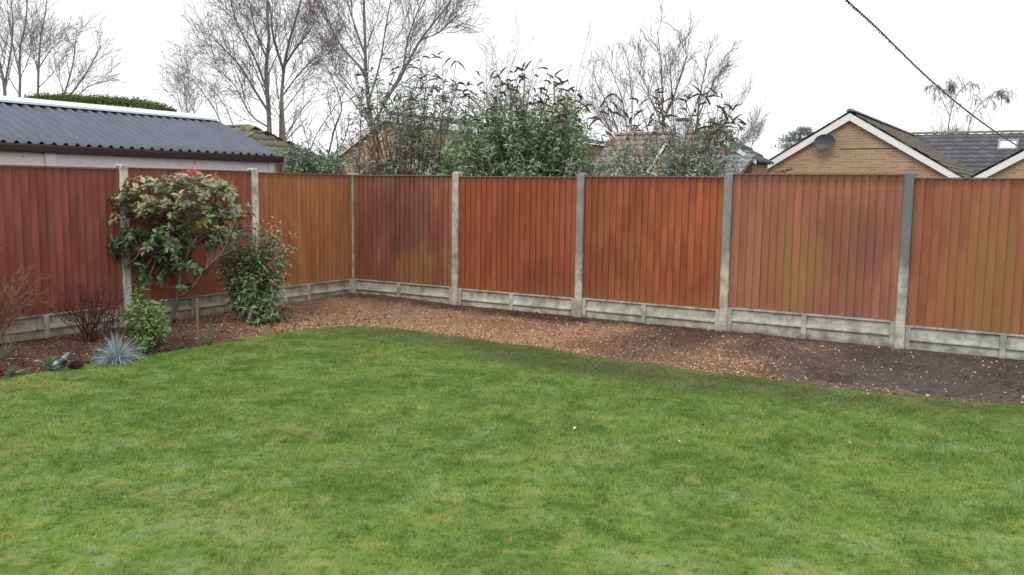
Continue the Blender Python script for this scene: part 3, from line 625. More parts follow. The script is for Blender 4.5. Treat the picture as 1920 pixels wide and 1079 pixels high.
for sg in (-1, 1):
    m = MB(); m.prism([(.335+sg*.002, 2.93), (.335+sg*.80, 1.72), (.335+sg*.80, 1.60), (.335+sg*.002, 2.80)], 1, -1.44, -1.40); m.build('bargeboard', M_WHITE, hb)
    tiled('porch_roof', (.335+sg*.82, -1.42, 1.72), (0, 2.2, 0), (-sg*.82, 0, 1.24), TILE_B, hb, seed=13+sg)
m = MB(); m.box((-.55, 1.5, 3.0), (-.30, 1.75, 3.62)); m.build('flue', m_plain('flue_white', (.62, .66, .70), .6, .1), hb)
m = MB(); m.box((-.58, 1.47, 3.625), (-.27, 1.78, 3.71)); m.build('flue_cap', M_DISH, hb)
hd = broot('grey_tiled_house', 'house with pale grey lower roof and brick gable, just left of the tan brick bungalow', 'house', 1.45, 13)
m = MB(); m.prism([(-.9, -.15), (.70, -.15), (.70, 2.42), (-.05, 2.9), (-.9, 2.6)], 1, 0, 1.4); m.build('wall', m_brick('red_brick', (.42, .22, .14), (.34, .17, .11), (.35, .28, .22)), hd)
tiled('roof_slope', (.84, -.1, 2.40), (0, 1.5, 0), (-.89, 0, .56), TILE_G, hd, seed=21)
tiled('roof_slope', (-.95, -.1, 2.6), (0, 1.5, 0), (.9, 0, .36), TILE_G, hd, seed=22)
m = MB(); m.prism([(-.04, 2.98), (.84, 2.43), (.84, 2.33), (-.04, 2.87)], 1, -.16, -.12); m.build('bargeboard', M_WHITE, hd)
TILE_P = m_tile('pale_roof_tile', (.22, .23, .24), (.31, .31, .32), .3)
tiled('lower_roof', (-.95, -1.8, 1.85), (1.75, 0, 0), (0, 1.75, .75), TILE_P, hd, seed=23)
# mossy roof behind the garage
he = broot('mossy_roofed_house', 'house with mossy brown hipped roof just beyond the right end of the garage', 'house', -12.5, 8)
m = MB(); m.box((-4.5, .2, -.15), (.9, 3.3, 2.45)); m.build('wall', BRICK_T, he)
tiled('roof_slope', (-4.8, -.1, 2.42), (6.0, 0, 0), (0, 1.45, 1.02), TILE_M, he, seed=31, clip=lambda x, y: x < 6.0-y*.70)
tiled('roof_slope', (1.2, 3.6, 2.42), (0, -3.7, 0), (-1.3, 0, 1.02), TILE_M, he, seed=32, clip=lambda x, y: (x < 3.7-y*.85) & (x > y*1.35))
tiled('roof_slope', (-4.8, 3.6, 2.42), (6.0, 0, 0), (0, -2.24, 1.02), TILE_M, he, seed=33, clip=lambda x, y: x < 6.0-y*.5)
ridge_tiles(((-4.8, 1.36, 3.46), (-.1, 1.36, 3.46)), TILE_M, he, .09)
ridge_tiles(((-.1, 1.36, 3.46), (1.2, -.1, 2.46)), TILE_M, he, .09)

# ------------------------------------------------------------------ garage
ga = tag(empty('garage', fw(-1, -.56, 0), -YAW), 'timber-clad garage with dark corrugated roof behind the left-hand fence', 'garage')
# local: x = s+1 (0 at eave, negative back), y = t+.56 (0 at right verge, negative towards camera)
Lg = 7.2; pitch = math.atan2(.55, 1.4); sl = .55/1.4
yy = np.arange(0, Lg, .146/10); xx = np.linspace(.06, -1.42, 9)
Yg, Xg = np.meshgrid(yy, xx, indexing='ij'); Zg = 2.10+(-Xg)*sl+.028*np.cos(Yg/.146*2*math.pi)
V = np.stack([Xg, -Yg, Zg], -1).reshape(-1, 3); ny, nx = Yg.shape; I = np.arange(ny*nx).reshape(ny, nx)
Fq = np.stack([I[:-1, :-1], I[:-1, 1:], I[1:, 1:], I[1:, :-1]], -1).reshape(-1, 4)
n = NT('corrugated_sheet', .8, .25); cc_ = n.coord(); c = n.mix(n.noise(cc_, 3, 5, .6), (.105, .118, .152), (.17, .182, .22))
c = n.mix(n.ramp(n.noise(n.coord('Object', (2, 14, 2)), 1., 5, .7), .5, .75, 0, .35), c, (.22, .23, .26)); c = n.mix(n.ramp(n.noise(cc_, 30, 4), .6, .75, 0, .4), c, (.06, .06, .07))
n.bump(n.noise(cc_, 40, 4), .3, .01); M_CORR = n.base(c)
Vb = V-np.array([0, 0, .009])
ob = mesh_np('corrugated_roof', np.vstack([V, Vb]), [np.vstack([Fq, Fq[:, ::-1]+len(V), np.stack([I[:-1, 0], I[1:, 0], I[1:, 0]+len(V), I[:-1, 0]+len(V)], -1)])], M_CORR, ga, smooth=True)
V2 = V*np.array([-1, 1, 1])+np.array([-2.8, 0, 0]); mesh_np('corrugated_roof', V2, [Fq[:, ::-1]], M_CORR, ga, smooth=True)
m = MB(); zR = 2.10+1.4*sl
for sg in (1, -1):
    m.prism([(-1.4, zR+.065), (-1.4+sg*.17, zR+.065-.17*sl), (-1.4+sg*.17, zR+.040-.17*sl), (-1.4, zR+.04)], 1, -Lg, -.05)
m.build('ridge_flashing', m_plain('white_flashing', (.74, .76, .78), .5, .1, 2), ga)
# gutter
m = MB(); gpr = [(.05, 2.065), (.135, 2.065), (.135, 2.045), (.125, 1.995), (.10, 1.975), (.065, 1.985), (.05, 2.01)]
m.prism([(a, b) for a, b in gpr], 1, -Lg, .03)
for k in range(5): m.prism([(.048, 2.068), (.139, 2.068), (.139, 2.04), (.128, 1.99), (.10, 1.971), (.062, 1.981), (.048, 2.01)], 1, -.9-k*1.35-.05, -.9-k*1.35+.05)
m.build('gutter', m_plain('brown_plastic', (.060, .038, .040), .4, .15), ga)
m = MB(); bar(m, (.095, -.02, 1.98), (.095, -.02, -.1), .034); m.build('downpipe', m_plain('brown_plastic_b', (.10, .06, .055), .45, .15), ga)
n = NT('limed_timber', .8, .2); w1 = n.noise(n.coord('Object', (14, 1.1, 18)), 1., 5, .65)
c = n.mix(w1, (.60, .555, .565), (.84, .81, .81)); c = n.mix(n.ramp(n.noise(n.coord(), 9, 3), .62, .72, 0, .6), c, (.25, .19, .15)); c = n.mix(n.ramp(w1, .6, .72, 0, .35), c, (.36, .29, .24))
n.bump(w1, .4, .004); M_LIME = n.base(c)
m = MB(); z = -.1; k = 0
for k in range(14):
    z0_, z1_ = 1.975-(k+1)*.15, 1.975-k*.15-.010
    m.prism([(-.03, z0_), (.012, z0_), (.001, z1_), (-.03, z1_)], 1, -Lg+.05, -.07)
m.build('board_wall', M_LIME, ga)
m = MB(); m.box((-2.78, -Lg+.06, -.1), (-.031, -.08, 2.0)); m.prism([(-.06, 2.0), (-2.74, 2.0), (-1.4, 2.52)], 1, -Lg+.06, -.08); m.build('end_wall', M_LIME, ga)
m = MB(); m.box((.0125, -3.60, -.1), (.035, -3.47, 1.972)); m.build('wall_batten', M_LIME, ga)
m = MB(); m.box((.0125, -.17, -.1), (.036, -.068, 1.972)); m.build('corner_trim', M_LIME, ga)
m = MB(); m.box((.002, -Lg+.05, 1.977), (.046, -.02, 2.06)); m.build('fascia', m_plain('brown_fascia', (.07, .045, .045), .6), ga)

# ------------------------------------------------------------------ clipped hedge beyond the garage
HB = [px(46, 262, 24), px(296, 262, 22)]
def hedge():
    a, b = HB; r_ = np.random.default_rng(5); zt0 = px(50, 186, 24)[2]; zt1 = px(312, 203, 22)[2]
    ax = (b-a)[:2]; L = np.linalg.norm(ax); ax = ax/L; bx = np.array([-ax[1], ax[0]]); wd = .6
    root = tag(empty('clipped_hedge', (a[0], a[1], 0), math.atan2(ax[1], ax[0])), 'tall flat-topped clipped green hedge rising above the garage roof', 'hedge')
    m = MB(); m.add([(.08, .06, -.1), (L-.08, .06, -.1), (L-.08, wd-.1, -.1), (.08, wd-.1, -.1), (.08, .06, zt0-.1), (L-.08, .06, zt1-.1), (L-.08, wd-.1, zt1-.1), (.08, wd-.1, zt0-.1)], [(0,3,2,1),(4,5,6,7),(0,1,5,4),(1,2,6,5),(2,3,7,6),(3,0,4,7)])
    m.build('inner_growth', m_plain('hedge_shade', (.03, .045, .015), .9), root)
    n = 26000; f = r_.random(n); x = np.where(f >= .85, L, r_.random(n)*L); zt = zt0+(zt1-zt0)*x/L+.02*np.sin(x*2.1)+.015*np.sin(x*5.3)+.11*np.sin(math.pi*np.clip(x/L, 0, 1)); top = f < .35; side = (f >= .35) & (f < .85)
    y = np.where(top, r_.random(n)*wd, np.where(side, r_.normal(.03, .05, n), r_.random(n)*wd)); z = np.where(top, zt+r_.normal(0, .05, n), zt-r_.random(n)**1.5*2.0)
    x = np.where(~top & ~side, L+r_.normal(0, .04, n), x)
    P = np.stack([x, y, z], -1); N = np.where(top[:, None], [0, 0, 1.], np.where(side[:, None], [0, -1., .3], [1., 0, .3]))+r_.normal(0, .5, (n, 3)); D = r_.normal(0, 1, (n, 3))+np.array([0, 0, .8])
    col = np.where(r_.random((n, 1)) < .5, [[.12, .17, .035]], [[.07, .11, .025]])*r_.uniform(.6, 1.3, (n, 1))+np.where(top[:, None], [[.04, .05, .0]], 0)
    V, F, C = place(LEAF4, P, D, N, r_.uniform(.03, .08, n), r_.uniform(.02, .04, n), col)
    mesh_np('foliage', V, F, M_LEAF, root, cols=C)
hedge()

# ------------------------------------------------------------------ bare trees
def tree(name, stems, depth, label, seed, levels, mt=None, mb=None, group='bare winter trees beyond the fence', up=.35, k0=12, zj=.05, base=None, r1=(3,), flat=1.):
    """stems: list of (pixel polyline, base radius in pixels); levels: list of dicts for grow"""
    r_ = np.random.default_rng(seed); pxm = depth/F_PX; Ps = []; Rs = []
    for pl, rp in stems:
        dj = 0.; pts = []
        slope = r_.normal(0, zj)
        for i, (x, y) in enumerate(pl): pts.append(px(x, y, depth+slope*i*2))
        P = resamp(pts, k0); P += np.cumsum(r_.normal(0, .012*depth/30, P.shape), 0)*np.linspace(0, 1, k0)[:, None]
        Ps.append(P); Rs.append(np.maximum(rp*pxm*np.linspace(1, .3, k0), .006))
    P0, R0 = np.stack(Ps), np.stack(Rs)
    low = Ps[0][0]; loc = np.array([low[0], low[1], -.12])
    root = tag(empty(name, loc), label, 'tree', group)
    # trunk reaches the ground
    tr = []
    for (pl, rp), P in zip(stems, Ps):
        if pl[0][1] > 170 and (np.linalg.norm(P[0]-low) < 1.2 or rp >= 3):
            b = P[0]+(low-P[0])*.6; b[2] = -.15; q = resamp([b, (b+P[0])/2+np.array([0, 0, .05]), P[0]], k0); tr.append((q[None], np.full((1, k0), rp*pxm)*np.linspace(1.25, 1, k0)))
    tube_obj('trunk', [(P0, R0, 7)]+[(a, b, 7) for a, b in tr], mt or M_BARK, root, loc)
    sets = []; cur = (P0, R0)
    allc = []
    for i, lv in enumerate(levels):
        lv = dict(lv); src = lv.pop('src', 'last')
        nx_ = grow(cur[0], cur[1], r=r_, up=lv.pop('up', up), flat=lv.pop('flat', flat), **lv); sets.append((nx_[0], nx_[1], 4 if i == 0 else 3)); cur = nx_
    tube_obj('branches', sets, mb or M_TWIG, root, loc)
    return root
LV_BIG = lambda a=11: [dict(m=a, ang=(20, 42), ratio=(.24, .48), k=8, rr=.34, rmin=.011, up=.3, t0=.12, wob=.06, lmin=1.1), dict(m=6, ang=(22, 48), ratio=(.3, .55), k=7, rr=.5, rmin=.0075, up=.2, wob=.07, lmin=.75), dict(m=4, ang=(22, 50), ratio=(.4, .7), k=6, rr=.55, rmin=.0042, up=.12, wob=.07, lmin=.5), dict(m=2, ang=(25, 50), ratio=(.4, .7), k=4, rr=.7, rmin=.004, up=.05, wob=.06, lmin=.35)]
tree('bare_tree', [([(507, 290), (503, 200), (498, 140), (503, 70), (500, 20), (505, -60)], 5.2), ([(503, 210), (475, 165), (448, 120), (420, 90), (396, 66)], 2.6), ([(501, 170), (478, 110), (452, 60), (436, 20), (425, -30)], 2.2), ([(500, 110), (480, 60), (470, 10), (465, -40)], 1.8), ([(505, 240), (470, 215), (440, 160), (402, 130)], 1.8)],
     34, 'tall bare tree just right of the garage, its limbs leaning up to the left', 1, LV_BIG(10))
tree('bare_tree', [([(527, 295), (527, 200), (532, 125), (545, 60), (560, 10), (575, -50)], 4.2), ([(531, 130), (512, 70), (505, 20), (495, -30)], 2.6), ([(531, 128), (552, 95), (580, 60), (603, 20)], 2.2), ([(530, 180), (560, 140), (590, 110), (612, 90)], 1.6)],
     36, 'bare tree with one straight trunk forking high, second right of the garage', 2, LV_BIG(10))
tree('bare_tree', [([(536, 300), (533, 235), (531, 180), (530, 140)], 3.6), ([(536, 260), (560, 215), (590, 180), (605, 150)], 1.2), ([(535, 250), (515, 200), (500, 180)], 1.)],
     25, 'short olive-brown leafless stem standing in front of the two tall trees', 3, [dict(m=8, ang=(25, 60), ratio=(.3, .7), k=6, rr=.4, rmin=.006), dict(m=5, ang=(20, 60), ratio=(.3, .6), k=5, rmin=.004), dict(m=3, ang=(20, 60), ratio=(.3, .6), k=4, rmin=.003)], mt=M_OLIVE)
tree('bare_tree', [([(697, 330), (697, 250), (692, 200), (687, 130), (686, 60), (684, -60)], 5.), ([(700, 240), (722, 190), (748, 150), (772, 105), (800, 60), (848, 5)], 4.2), ([(688, 140), (665, 115), (640, 85), (620, 45), (602, 0)], 2.4), ([(687, 110), (668, 60), (650, 10), (640, -40)], 2.2), ([(755, 140), (765, 70), (785, 10), (800, -40)], 2.2), ([(692, 190), (712, 120), (722, 50), (735, -30)], 2.2), ([(790, 75), (825, 60), (850, 40)], 1.4), ([(690, 215), (660, 165), (628, 130), (612, 90)], 1.6)],
     33, 'broad bare tree with two thick forking limbs, tallest at the centre left', 4, LV_BIG(9))
LV_MID = [dict(m=10, ang=(22, 46), ratio=(.24, .46), k=7, rr=.45, rmin=.010, up=.3, wob=.06, lmin=1.1), dict(m=5, ang=(22, 48), ratio=(.3, .6), k=6, rr=.6, rmin=.0075, up=.15, wob=.07, lmin=.7), dict(m=3, ang=(22, 50), ratio=(.38, .65), k=5, rr=.6, rmin=.0055, up=.1, wob=.06, lmin=.6)]
for i, (st, lab) in enumerate([
    ([([(10, 215), (8, 160), (-2, 110), (-12, 50), (-10, -20)], 3.4), ([(8, 165), (18, 110), (26, 50), (24, -20)], 2.2)], 'leftmost bare tree of the row beyond the garage, forking low'),
    ([([(36, 215), (37, 150), (36, 90), (47, 40), (52, -20)], 2.8), ([(37, 140), (25, 90), (15, 40), (12, -10)], 1.4), ([(37, 150), (55, 105), (60, 60)], 1.2)], 'second bare tree from the left, standing straight beyond the garage'),
    ([([(70, 215), (72, 130), (75, 70), (85, 20), (88, -20)], 2.6), ([(72, 140), (60, 90), (55, 60)], 1.2), ([(72, 130), (95, 90), (105, 60)], 1.2)], 'third bare tree from the left, slim upright trunk beyond the garage'),
    ([([(122, 215), (122, 175), (135, 130), (143, 60)], 2.2), ([(122, 190), (150, 155), (175, 115), (190, 85)], 2.), ([(125, 200), (165, 165), (205, 150)], 1.3), ([(122, 185), (105, 130), (100, 90)], 1.)], 'spreading bare tree right of the three upright ones beyond the garage')]):
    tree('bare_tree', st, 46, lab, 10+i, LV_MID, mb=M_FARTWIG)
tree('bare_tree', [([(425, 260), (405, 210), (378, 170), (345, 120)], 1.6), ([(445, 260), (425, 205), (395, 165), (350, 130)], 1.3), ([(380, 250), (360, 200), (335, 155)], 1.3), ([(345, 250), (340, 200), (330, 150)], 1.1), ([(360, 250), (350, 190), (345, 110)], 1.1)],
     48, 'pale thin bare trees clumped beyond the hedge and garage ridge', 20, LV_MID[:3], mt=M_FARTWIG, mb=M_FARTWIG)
tree('bare_tree', [([(608, 330), (625, 250), (640, 200), (622, 150), (600, 110)], 2.2), ([(570, 330), (590, 260), (620, 215), (650, 170)], 1.6), ([(590, 330), (575, 260), (560, 210)], 1.3), ([(630, 330), (632, 260), (615, 180)], 1.4), ([(560, 330), (548, 260), (552, 215)], 1.2), ([(600, 320), (640, 270), (660, 220)], 1.3)],
     20, 'tangled leafless saplings between the garage corner and the left bush', 21, [dict(m=9, ang=(25, 65), ratio=(.3, .6), k=6, rr=.5, rmin=.005, up=.4), dict(m=5, ang=(20, 65), ratio=(.3, .6), k=5, rmin=.0035)], mt=M_STEM, mb=M_STEM)
tree('bare_tree', [([(945, 260), (950, 150), (968, 100), (975, 60)], 1.2), ([(915, 260), (910, 170), (905, 110)], 1.), ([(985, 260), (990, 180), (1000, 120)], 1.), ([(960, 220), (935, 140), (930, 95)], .9)],
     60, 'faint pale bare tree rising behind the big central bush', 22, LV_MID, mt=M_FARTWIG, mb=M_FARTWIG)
tree('bare_tree', [([(1078, 300), (1076, 200), (1084, 140), (1095, 90), (1108, 45)], 1.1), ([(1078, 240), (1066, 170), (1068, 110)], .8), ([(1082, 180), (1100, 130), (1112, 100)], .7)],
     62, 'very thin faint bare birch right of the central bush', 23, [dict(m=9, ang=(20, 45), ratio=(.2, .35), k=5, rr=.5, rmin=.008), dict(m=5, ang=(20, 50), ratio=(.3, .5), k=4, rmin=.006)], mt=M_FARTWIG, mb=M_FARTWIG)
LV_R = [dict(m=12, ang=(20, 44), ratio=(.22, .42), k=7, rr=.45, rmin=.010, up=.4, wob=.07, lmin=.8), dict(m=6, ang=(22, 48), ratio=(.32, .6), k=6, rr=.6, rmin=.007, up=.3, wob=.07, lmin=.5), dict(m=3, ang=(22, 50), ratio=(.38, .65), k=5, rr=.6, rmin=.005, up=.1, wob=.06, lmin=.4)]
tree('bare_tree', [([(1243, 300), (1243, 200), (1242, 130), (1236, 60)], 2.6), ([(1243, 230), (1268, 170), (1288, 110), (1285, 60)], 2.), ([(1268, 300), (1262, 200), (1258, 140), (1262, 90)], 1.8), ([(1308, 300), (1308, 210), (1318, 150), (1330, 95)], 2.4), ([(1308, 220), (1335, 160), (1352, 115)], 1.4), ([(1243, 240), (1215, 170), (1200, 100)], 1.4)],
     38, 'rounded bare tree with several upright trunks at centre right', 24, LV_R, mt=M_BARK, mb=M_TWIG)
tree('bare_tree', [([(1168, 300), (1160, 250), (1135, 190), (1112, 140)], 1.8), ([(1178, 300), (1172, 220), (1150, 150), (1130, 105)], 1.6), ([(1180, 280), (1185, 200), (1180, 150), (1176, 105)], 1.6), ([(1160, 260), (1125, 215), (1105, 190)], 1.2)],
     40, 'bluish-grey bare tree leaning left of the rounded one', 25, LV_R, mt=M_BARK, mb=M_FARTWIG)
tree('bare_tree', [([(1350, 320), (1352, 260), (1372, 210), (1400, 190)], 1.), ([(1360, 320), (1390, 260), (1405, 240)], .9), ([(1405, 300), (1412, 260), (1418, 225)], .9)],
     45, 'low thin bare tree left of the tan brick bungalow', 26, LV_R, mt=M_FARTWIG, mb=M_FARTWIG)
# weeping birch: drooping twig curtains
def weeping():
    r_ = np.random.default_rng(31); depth = 58; pm = depth/F_PX
    stems = [([(1776, 300), (1778, 240), (1786, 200), (1800, 170), (1822, 152)], 1.2), ([(1782, 220), (1765, 185), (1752, 160), (1742, 165)], .8), ([(1812, 300), (1816, 240), (1830, 205), (1860, 178), (1886, 180)], 1.2), ([(1795, 180), (1780, 165), (1782, 155)], .6), ([(1850, 185), (1868, 172), (1890, 188)], .6)]
    Ps = np.stack([resamp([px(x, y, depth+r_.normal(0, .4)) for x, y in pl], 12) for pl, _ in stems]); Rs = np.stack([np.maximum(rp*pm*np.linspace(1, .4, 12), .012) for _, rp in stems])
    loc = np.array([Ps[0][0][0], Ps[0][0][1], -.12]); root = tag(empty('weeping_birch', loc), 'bare weeping birch with drooping twig curtains above the grey tiled roof', 'tree', 'bare winter trees beyond the fence')
    ex = []
    for P, R in zip(Ps, Rs):
        if P[0][2] < 5.5 and R[0] > .03: b = P[0].copy(); b[2] = -.15; ex.append((resamp([b, P[0]], 12)[None], np.full((1, 12), R[0]*1.1)))
    tube_obj('trunk', [(Ps, Rs, 5)]+ex, M_BARK, root, loc)
    a = grow(Ps, Rs, 16, ang=(30, 80), ratio=(.12, .3), k=6, up=-.2, t0=.45, t1=1., rr=.5, rmin=.012, r=r_)
    b = grow(a[0], a[1], 7, ang=(30, 90), ratio=(.6, 1.5), k=6, up=-2.4, t0=.2, rmin=.008, r=r_, wob=.1); c = grow(b[0], b[1], 3, ang=(10, 40), ratio=(.3, .6), k=4, up=-1.5, rmin=.007, r=r_)
    tube_obj('branches', [(a[0], a[1], 3), (b[0], b[1], 3), (c[0], c[1], 3)], M_TWIG, root, loc)
weeping()
def twig_dome(name, cx, cy, wpx, hpx, depth, label, seed, mat, n=60, cat='shrub', grp=None, r0=.02, m2=6):
    r_ = np.random.default_rng(seed); loc = px(cx, cy, depth); loc[2] = -.1; pm = depth/F_PX; top = px(cx, cy-hpx, depth)[2]
    root = tag(empty(name, loc), label, cat, grp); az = r_.uniform(0, 2*math.pi, n); el = r_.random(n)**.6
    zb = px(cx, cy, depth)[2]; T = np.stack([loc[0]+np.cos(az)*el*wpx*pm/2, loc[1]+np.sin(az)*el*wpx*pm/2, zb+(top-zb)*np.sqrt(np.clip(1-el**2, .05, 1))*r_.uniform(.8, 1, n)], -1)
    B = loc+np.array([0, 0, 0])+r_.normal(0, .15, (n, 3))*[1, 1, 0]; Mi = (B+T)/2; Mi[:, :2] = B[:, :2]*.55+T[:, :2]*.45; u = np.linspace(0, 1, 8)[None, :, None]
    P = B[:, None]*(1-u)**2+2*Mi[:, None]*u*(1-u)+T[:, None]*u*u; Rr = np.maximum(r0*np.linspace(1, .3, 8)[None]*np.ones((n, 1)), .006)
    a = grow(P, Rr, m2, ang=(20, 55), ratio=(.12, .28), k=5, up=.2, t0=.4, rmin=.006, r=r_); b = grow(a[0], a[1], 4, ang=(20, 55), ratio=(.3, .6), k=4, rmin=.005, r=r_)
    tube_obj('stems', [(P, Rr, 4)], mat, root, loc); tube_obj('branches', [(a[0], a[1], 3), (b[0], b[1], 3)], mat, root, loc)
    return root
twig_dome('bare_shrub', 1778, 285, 105, 50, 50, 'dense dark twiggy shrub under the weeping birch', 41, M_TWIG, 110)
twig_dome('bare_shrub', 1900, 285, 60, 40, 50, 'thin twiggy shrub at the right edge beyond the grey roof', 42, M_FARTWIG, 30)
twig_dome('bare_shrub', 250, 220, 120, 60, 40, 'brownish twiggy shrub behind the clipped hedge', 43, M_FARTWIG, 50) if 0 else None
def conifer():
    r_ = np.random.default_rng(51); depth = 44; pm = depth/F_PX; loc = px(1495, 330, depth); loc[2] = -.1
    root = tag(empty('conifer', loc), 'small grey-green conifer top showing left of the tan brick gable', 'tree')
    lines = [([(1500, 300), (1500, 260), (1505, 240)], .05)]
    P = np.stack([resamp([px(x, y, depth) for x, y in l], 10) for l, _ in lines]); b = P[0][0].copy(); b[2] = -.1
    tube_obj('trunk', [(P, np.full((1, 10), .06), 5), (resamp([b, P[0][0]], 10)[None], np.full((1, 10), .08), 5)], M_BARK, root, loc)
    n = 3200; cx = r_.normal(0, 1, n); blobs = np.array([(1507, 243, 16, 4), (1492, 252, 20, 5), (1478, 262, 20, 6), (1515, 250, 14, 5), (1498, 262, 24, 8), (1475, 275, 26, 8), (1500, 278, 26, 8), (1522, 258, 10, 8)], float); bi = r_.integers(0, len(blobs), n); bb = blobs[bi]
    P = np.stack([px(a, c, depth+d) for a, c, d in zip(bb[:, 0]+r_.normal(0, .45, n)*bb[:, 2], bb[:, 1]+r_.normal(0, .45, n)*bb[:, 3], r_.normal(0, .5, n))])-loc
    V, F, C = place(LEAF4, P, r_.normal(0, 1, (n, 3)), r_.normal(0, 1, (n, 3)), r_.uniform(.05, .16, n), r_.uniform(.02, .05, n), np.array([[.20, .225, .21]])*r_.uniform(.6, 1.3, (n, 1)))
    mesh_np('foliage', V, F, M_LEAF, root, cols=C)
conifer()

# ------------------------------------------------------------------ leafy bushes behind the fence
def sample_poly(poly, n, r_):
    poly = np.array(poly, float); lo, hi = poly.min(0), poly.max(0); out = np.zeros((0, 2))
    while len(out) < n:
        q = r_.uniform(lo, hi, (n*2, 2)); out = np.vstack([out, q[inside(q, poly)]])
    return out[:n]
def bezier(B, M_, T, k): u = np.linspace(0, 1, k)[None, :, None]; return B[:, None]*(1-u)**2+2*M_[:, None]*u*(1-u)+T[:, None]*u*u
SPIKE = None
def bush(name, poly, depth, dd_, n, label, seed, pal, base_x, leaves=26, LL=(.06, .12), spikes=(), spike_n=0, stem_mat=None, spikeL=(.14, .26), thick=.5, sp_poly=None, leafW=.2, stemr=.008, spikecol=((.055, .028, .026), (.12, .07, .06)), droop=.55, cat='bush', low=None, grp='overgrown bushes behind the fence', span=.7):
    r_ = np.random.default_rng(seed); pts = sample_poly(poly, n, r_); Y = depth+r_.uniform(-1, 1, n)*dd_
    T = np.stack([px(a, b, y) for (a, b), y in zip(pts, Y)]); bc = px(base_x, 330, depth); bc[2] = -.1
    wid = (max(p[0] for p in poly)-min(p[0] for p in poly))*depth/F_PX
    B = np.tile(bc, (n, 1)); B[:, 0] += r_.normal(0, wid*.13, n)+(T[:, 0]-bc[0])*.25; B[:, 1] += r_.normal(0, dd_*.4, n); B[:, 2] = -.12
    Mi = B*.35+T*.65; Mi[:, :2] = B[:, :2]*.7+T[:, :2]*.3; Mi[:, 2] = T[:, 2]*.62+r_.uniform(-.1, .25, n); P = bezier(B, Mi, T, 14)
    root = tag(empty(name, bc), label, cat, grp)
    R = stemr*np.linspace(1.6, .35, 14)[None]*r_.uniform(.6, 1.3, (n, 1))
    ch = grow(P, R, 3, ang=(25, 60), ratio=(.10, .22), k=6, up=.3, t0=.55, t1=.97, rr=.6, rmin=.0025, r=r_)
    tube_obj('stems', [(P, R, 4), (ch[0], ch[1], 3)], stem_mat or M_STEM, root, bc)
    # leaves on the end part of each shoot and side shoot
    def on(Pl, m, t0):
        nn, k, _ = Pl.shape; t = t0+(1-t0)*r_.random((nn, m)); x = t*(k-1); i = np.clip(x.astype(int), 0, k-2); f = (x-i)[..., None]; ar = np.arange(nn)[:, None]
        return (Pl[ar, i]*(1-f)+Pl[ar, i+1]*f).reshape(-1, 3), nrm(Pl[ar, i+1]-Pl[ar, i]).reshape(-1, 3), np.repeat(np.arange(nn), m)
    a, ta, ia = on(P, leaves, span); b, tb, ib = on(ch[0], max(3, leaves//3), .2); O = np.vstack([a, b]); Tn = np.vstack([ta, tb]); m_ = len(O)
    if low is not None: kk = r_.random(m_) < low(O); O, Tn = O[kk], Tn[kk]; m_ = len(O)
    rnd = r_.normal(size=(m_, 3)); sd = nrm(rnd-(rnd*Tn).sum(1, keepdims=True)*Tn); D = nrm(sd*.8+Tn*.5+np.array([0, 0, -droop])*r_.uniform(.2, 1.3, (m_, 1)))
    pal = np.array(pal); col = pal[r_.integers(0, len(pal), m_)]*r_.uniform(.65, 1.3, (m_, 1)); Ls = r_.uniform(LL[0], LL[1], m_)
    V, F, C = place(LEAF4, O, D, np.array([0, 0, .7])+nrm((O-bc-np.array([0, 0, 1.2]))*np.array([1, 1, .6]))*.7+r_.normal(0, .5, (m_, 3)), Ls, Ls*leafW*r_.uniform(.9, 1.5, m_), col*np.array([2.45, 2.3, 2.35]))
    mesh_np('foliage', V-bc, F, M_LEAF, root, cols=C)
    if spike_n:
        sp = sample_poly(sp_poly or poly, spike_n, r_); Ys = depth+r_.uniform(-1, .6, spike_n)*dd_; E0 = np.stack([px(x, y, yy) for (x, y), yy in zip(sp, Ys)])
        if sp_poly is not None or True:
            Bs = P[np.argmin(((T[None]-E0[:, None])**2).sum(-1), 1), 11]; Ps_ = bezier(Bs, (Bs+E0)/2+np.array([0, 0, .08]), E0, 8); Rst = np.full((spike_n, 8), .004)
        Lk = r_.uniform(spikeL[0], spikeL[1], spike_n); az = r_.normal(0, 1, spike_n)*1.1+np.where(r_.random(spike_n) < .5, 0, math.pi); el = r_.uniform(-.3, 1.2, spike_n)
        D = np.stack([np.cos(az)*np.cos(el), np.sin(az)*np.cos(el), np.sin(el)], -1); P3 = [E0]; d = D
        for j in range(6): d = nrm(d+np.array([0, 0, -.26])*r_.uniform(.0, 1.3, (spike_n, 1))); P3.append(P3[-1]+d*Lk[:, None]/6)
        P3 = np.stack(P3, 1); Rk = np.array([.006, .016, .018, .016, .013, .009, .003])[None]*r_.uniform(.7, 1.25, (spike_n, 1))
        tube_obj('flower_stalks', [(Ps_, Rst, 3)], stem_mat or M_STEM, root, bc)
        # florets make the spike fuzzy
        t = r_.random((spike_n, 46)); x = t*6; i = np.clip(x.astype(int), 0, 5); f = (x-i)[..., None]; ar = np.arange(spike_n)[:, None]
        Of = (P3[ar, i]*(1-f)+P3[ar, i+1]*f).reshape(-1, 3); mf = len(Of); rad = np.interp(t.ravel(), np.linspace(0, 1, 7), [.008, .020, .021, .018, .014, .010, .004]); c0, c1 = np.array(spikecol[0]), np.array(spikecol[1])
        Vf, Ff, Cf = place(LEAF4, Of, r_.normal(0, 1, (mf, 3)), r_.normal(0, 1, (mf, 3)), rad*r_.uniform(.8, 1.5, mf), rad*.8, c0+(c1-c0)*r_.random((mf, 1)))
        v, fq = tubes(P3, Rk*.7, 5); Vv, Fv, Cv = merge([(Vf, Ff, Cf), (v, [fq], np.tile(c0, (len(v), 1)))])
        mesh_np('flower_spikes', Vv-bc, Fv, M_CHIP.m, root, cols=Cv)
    return root
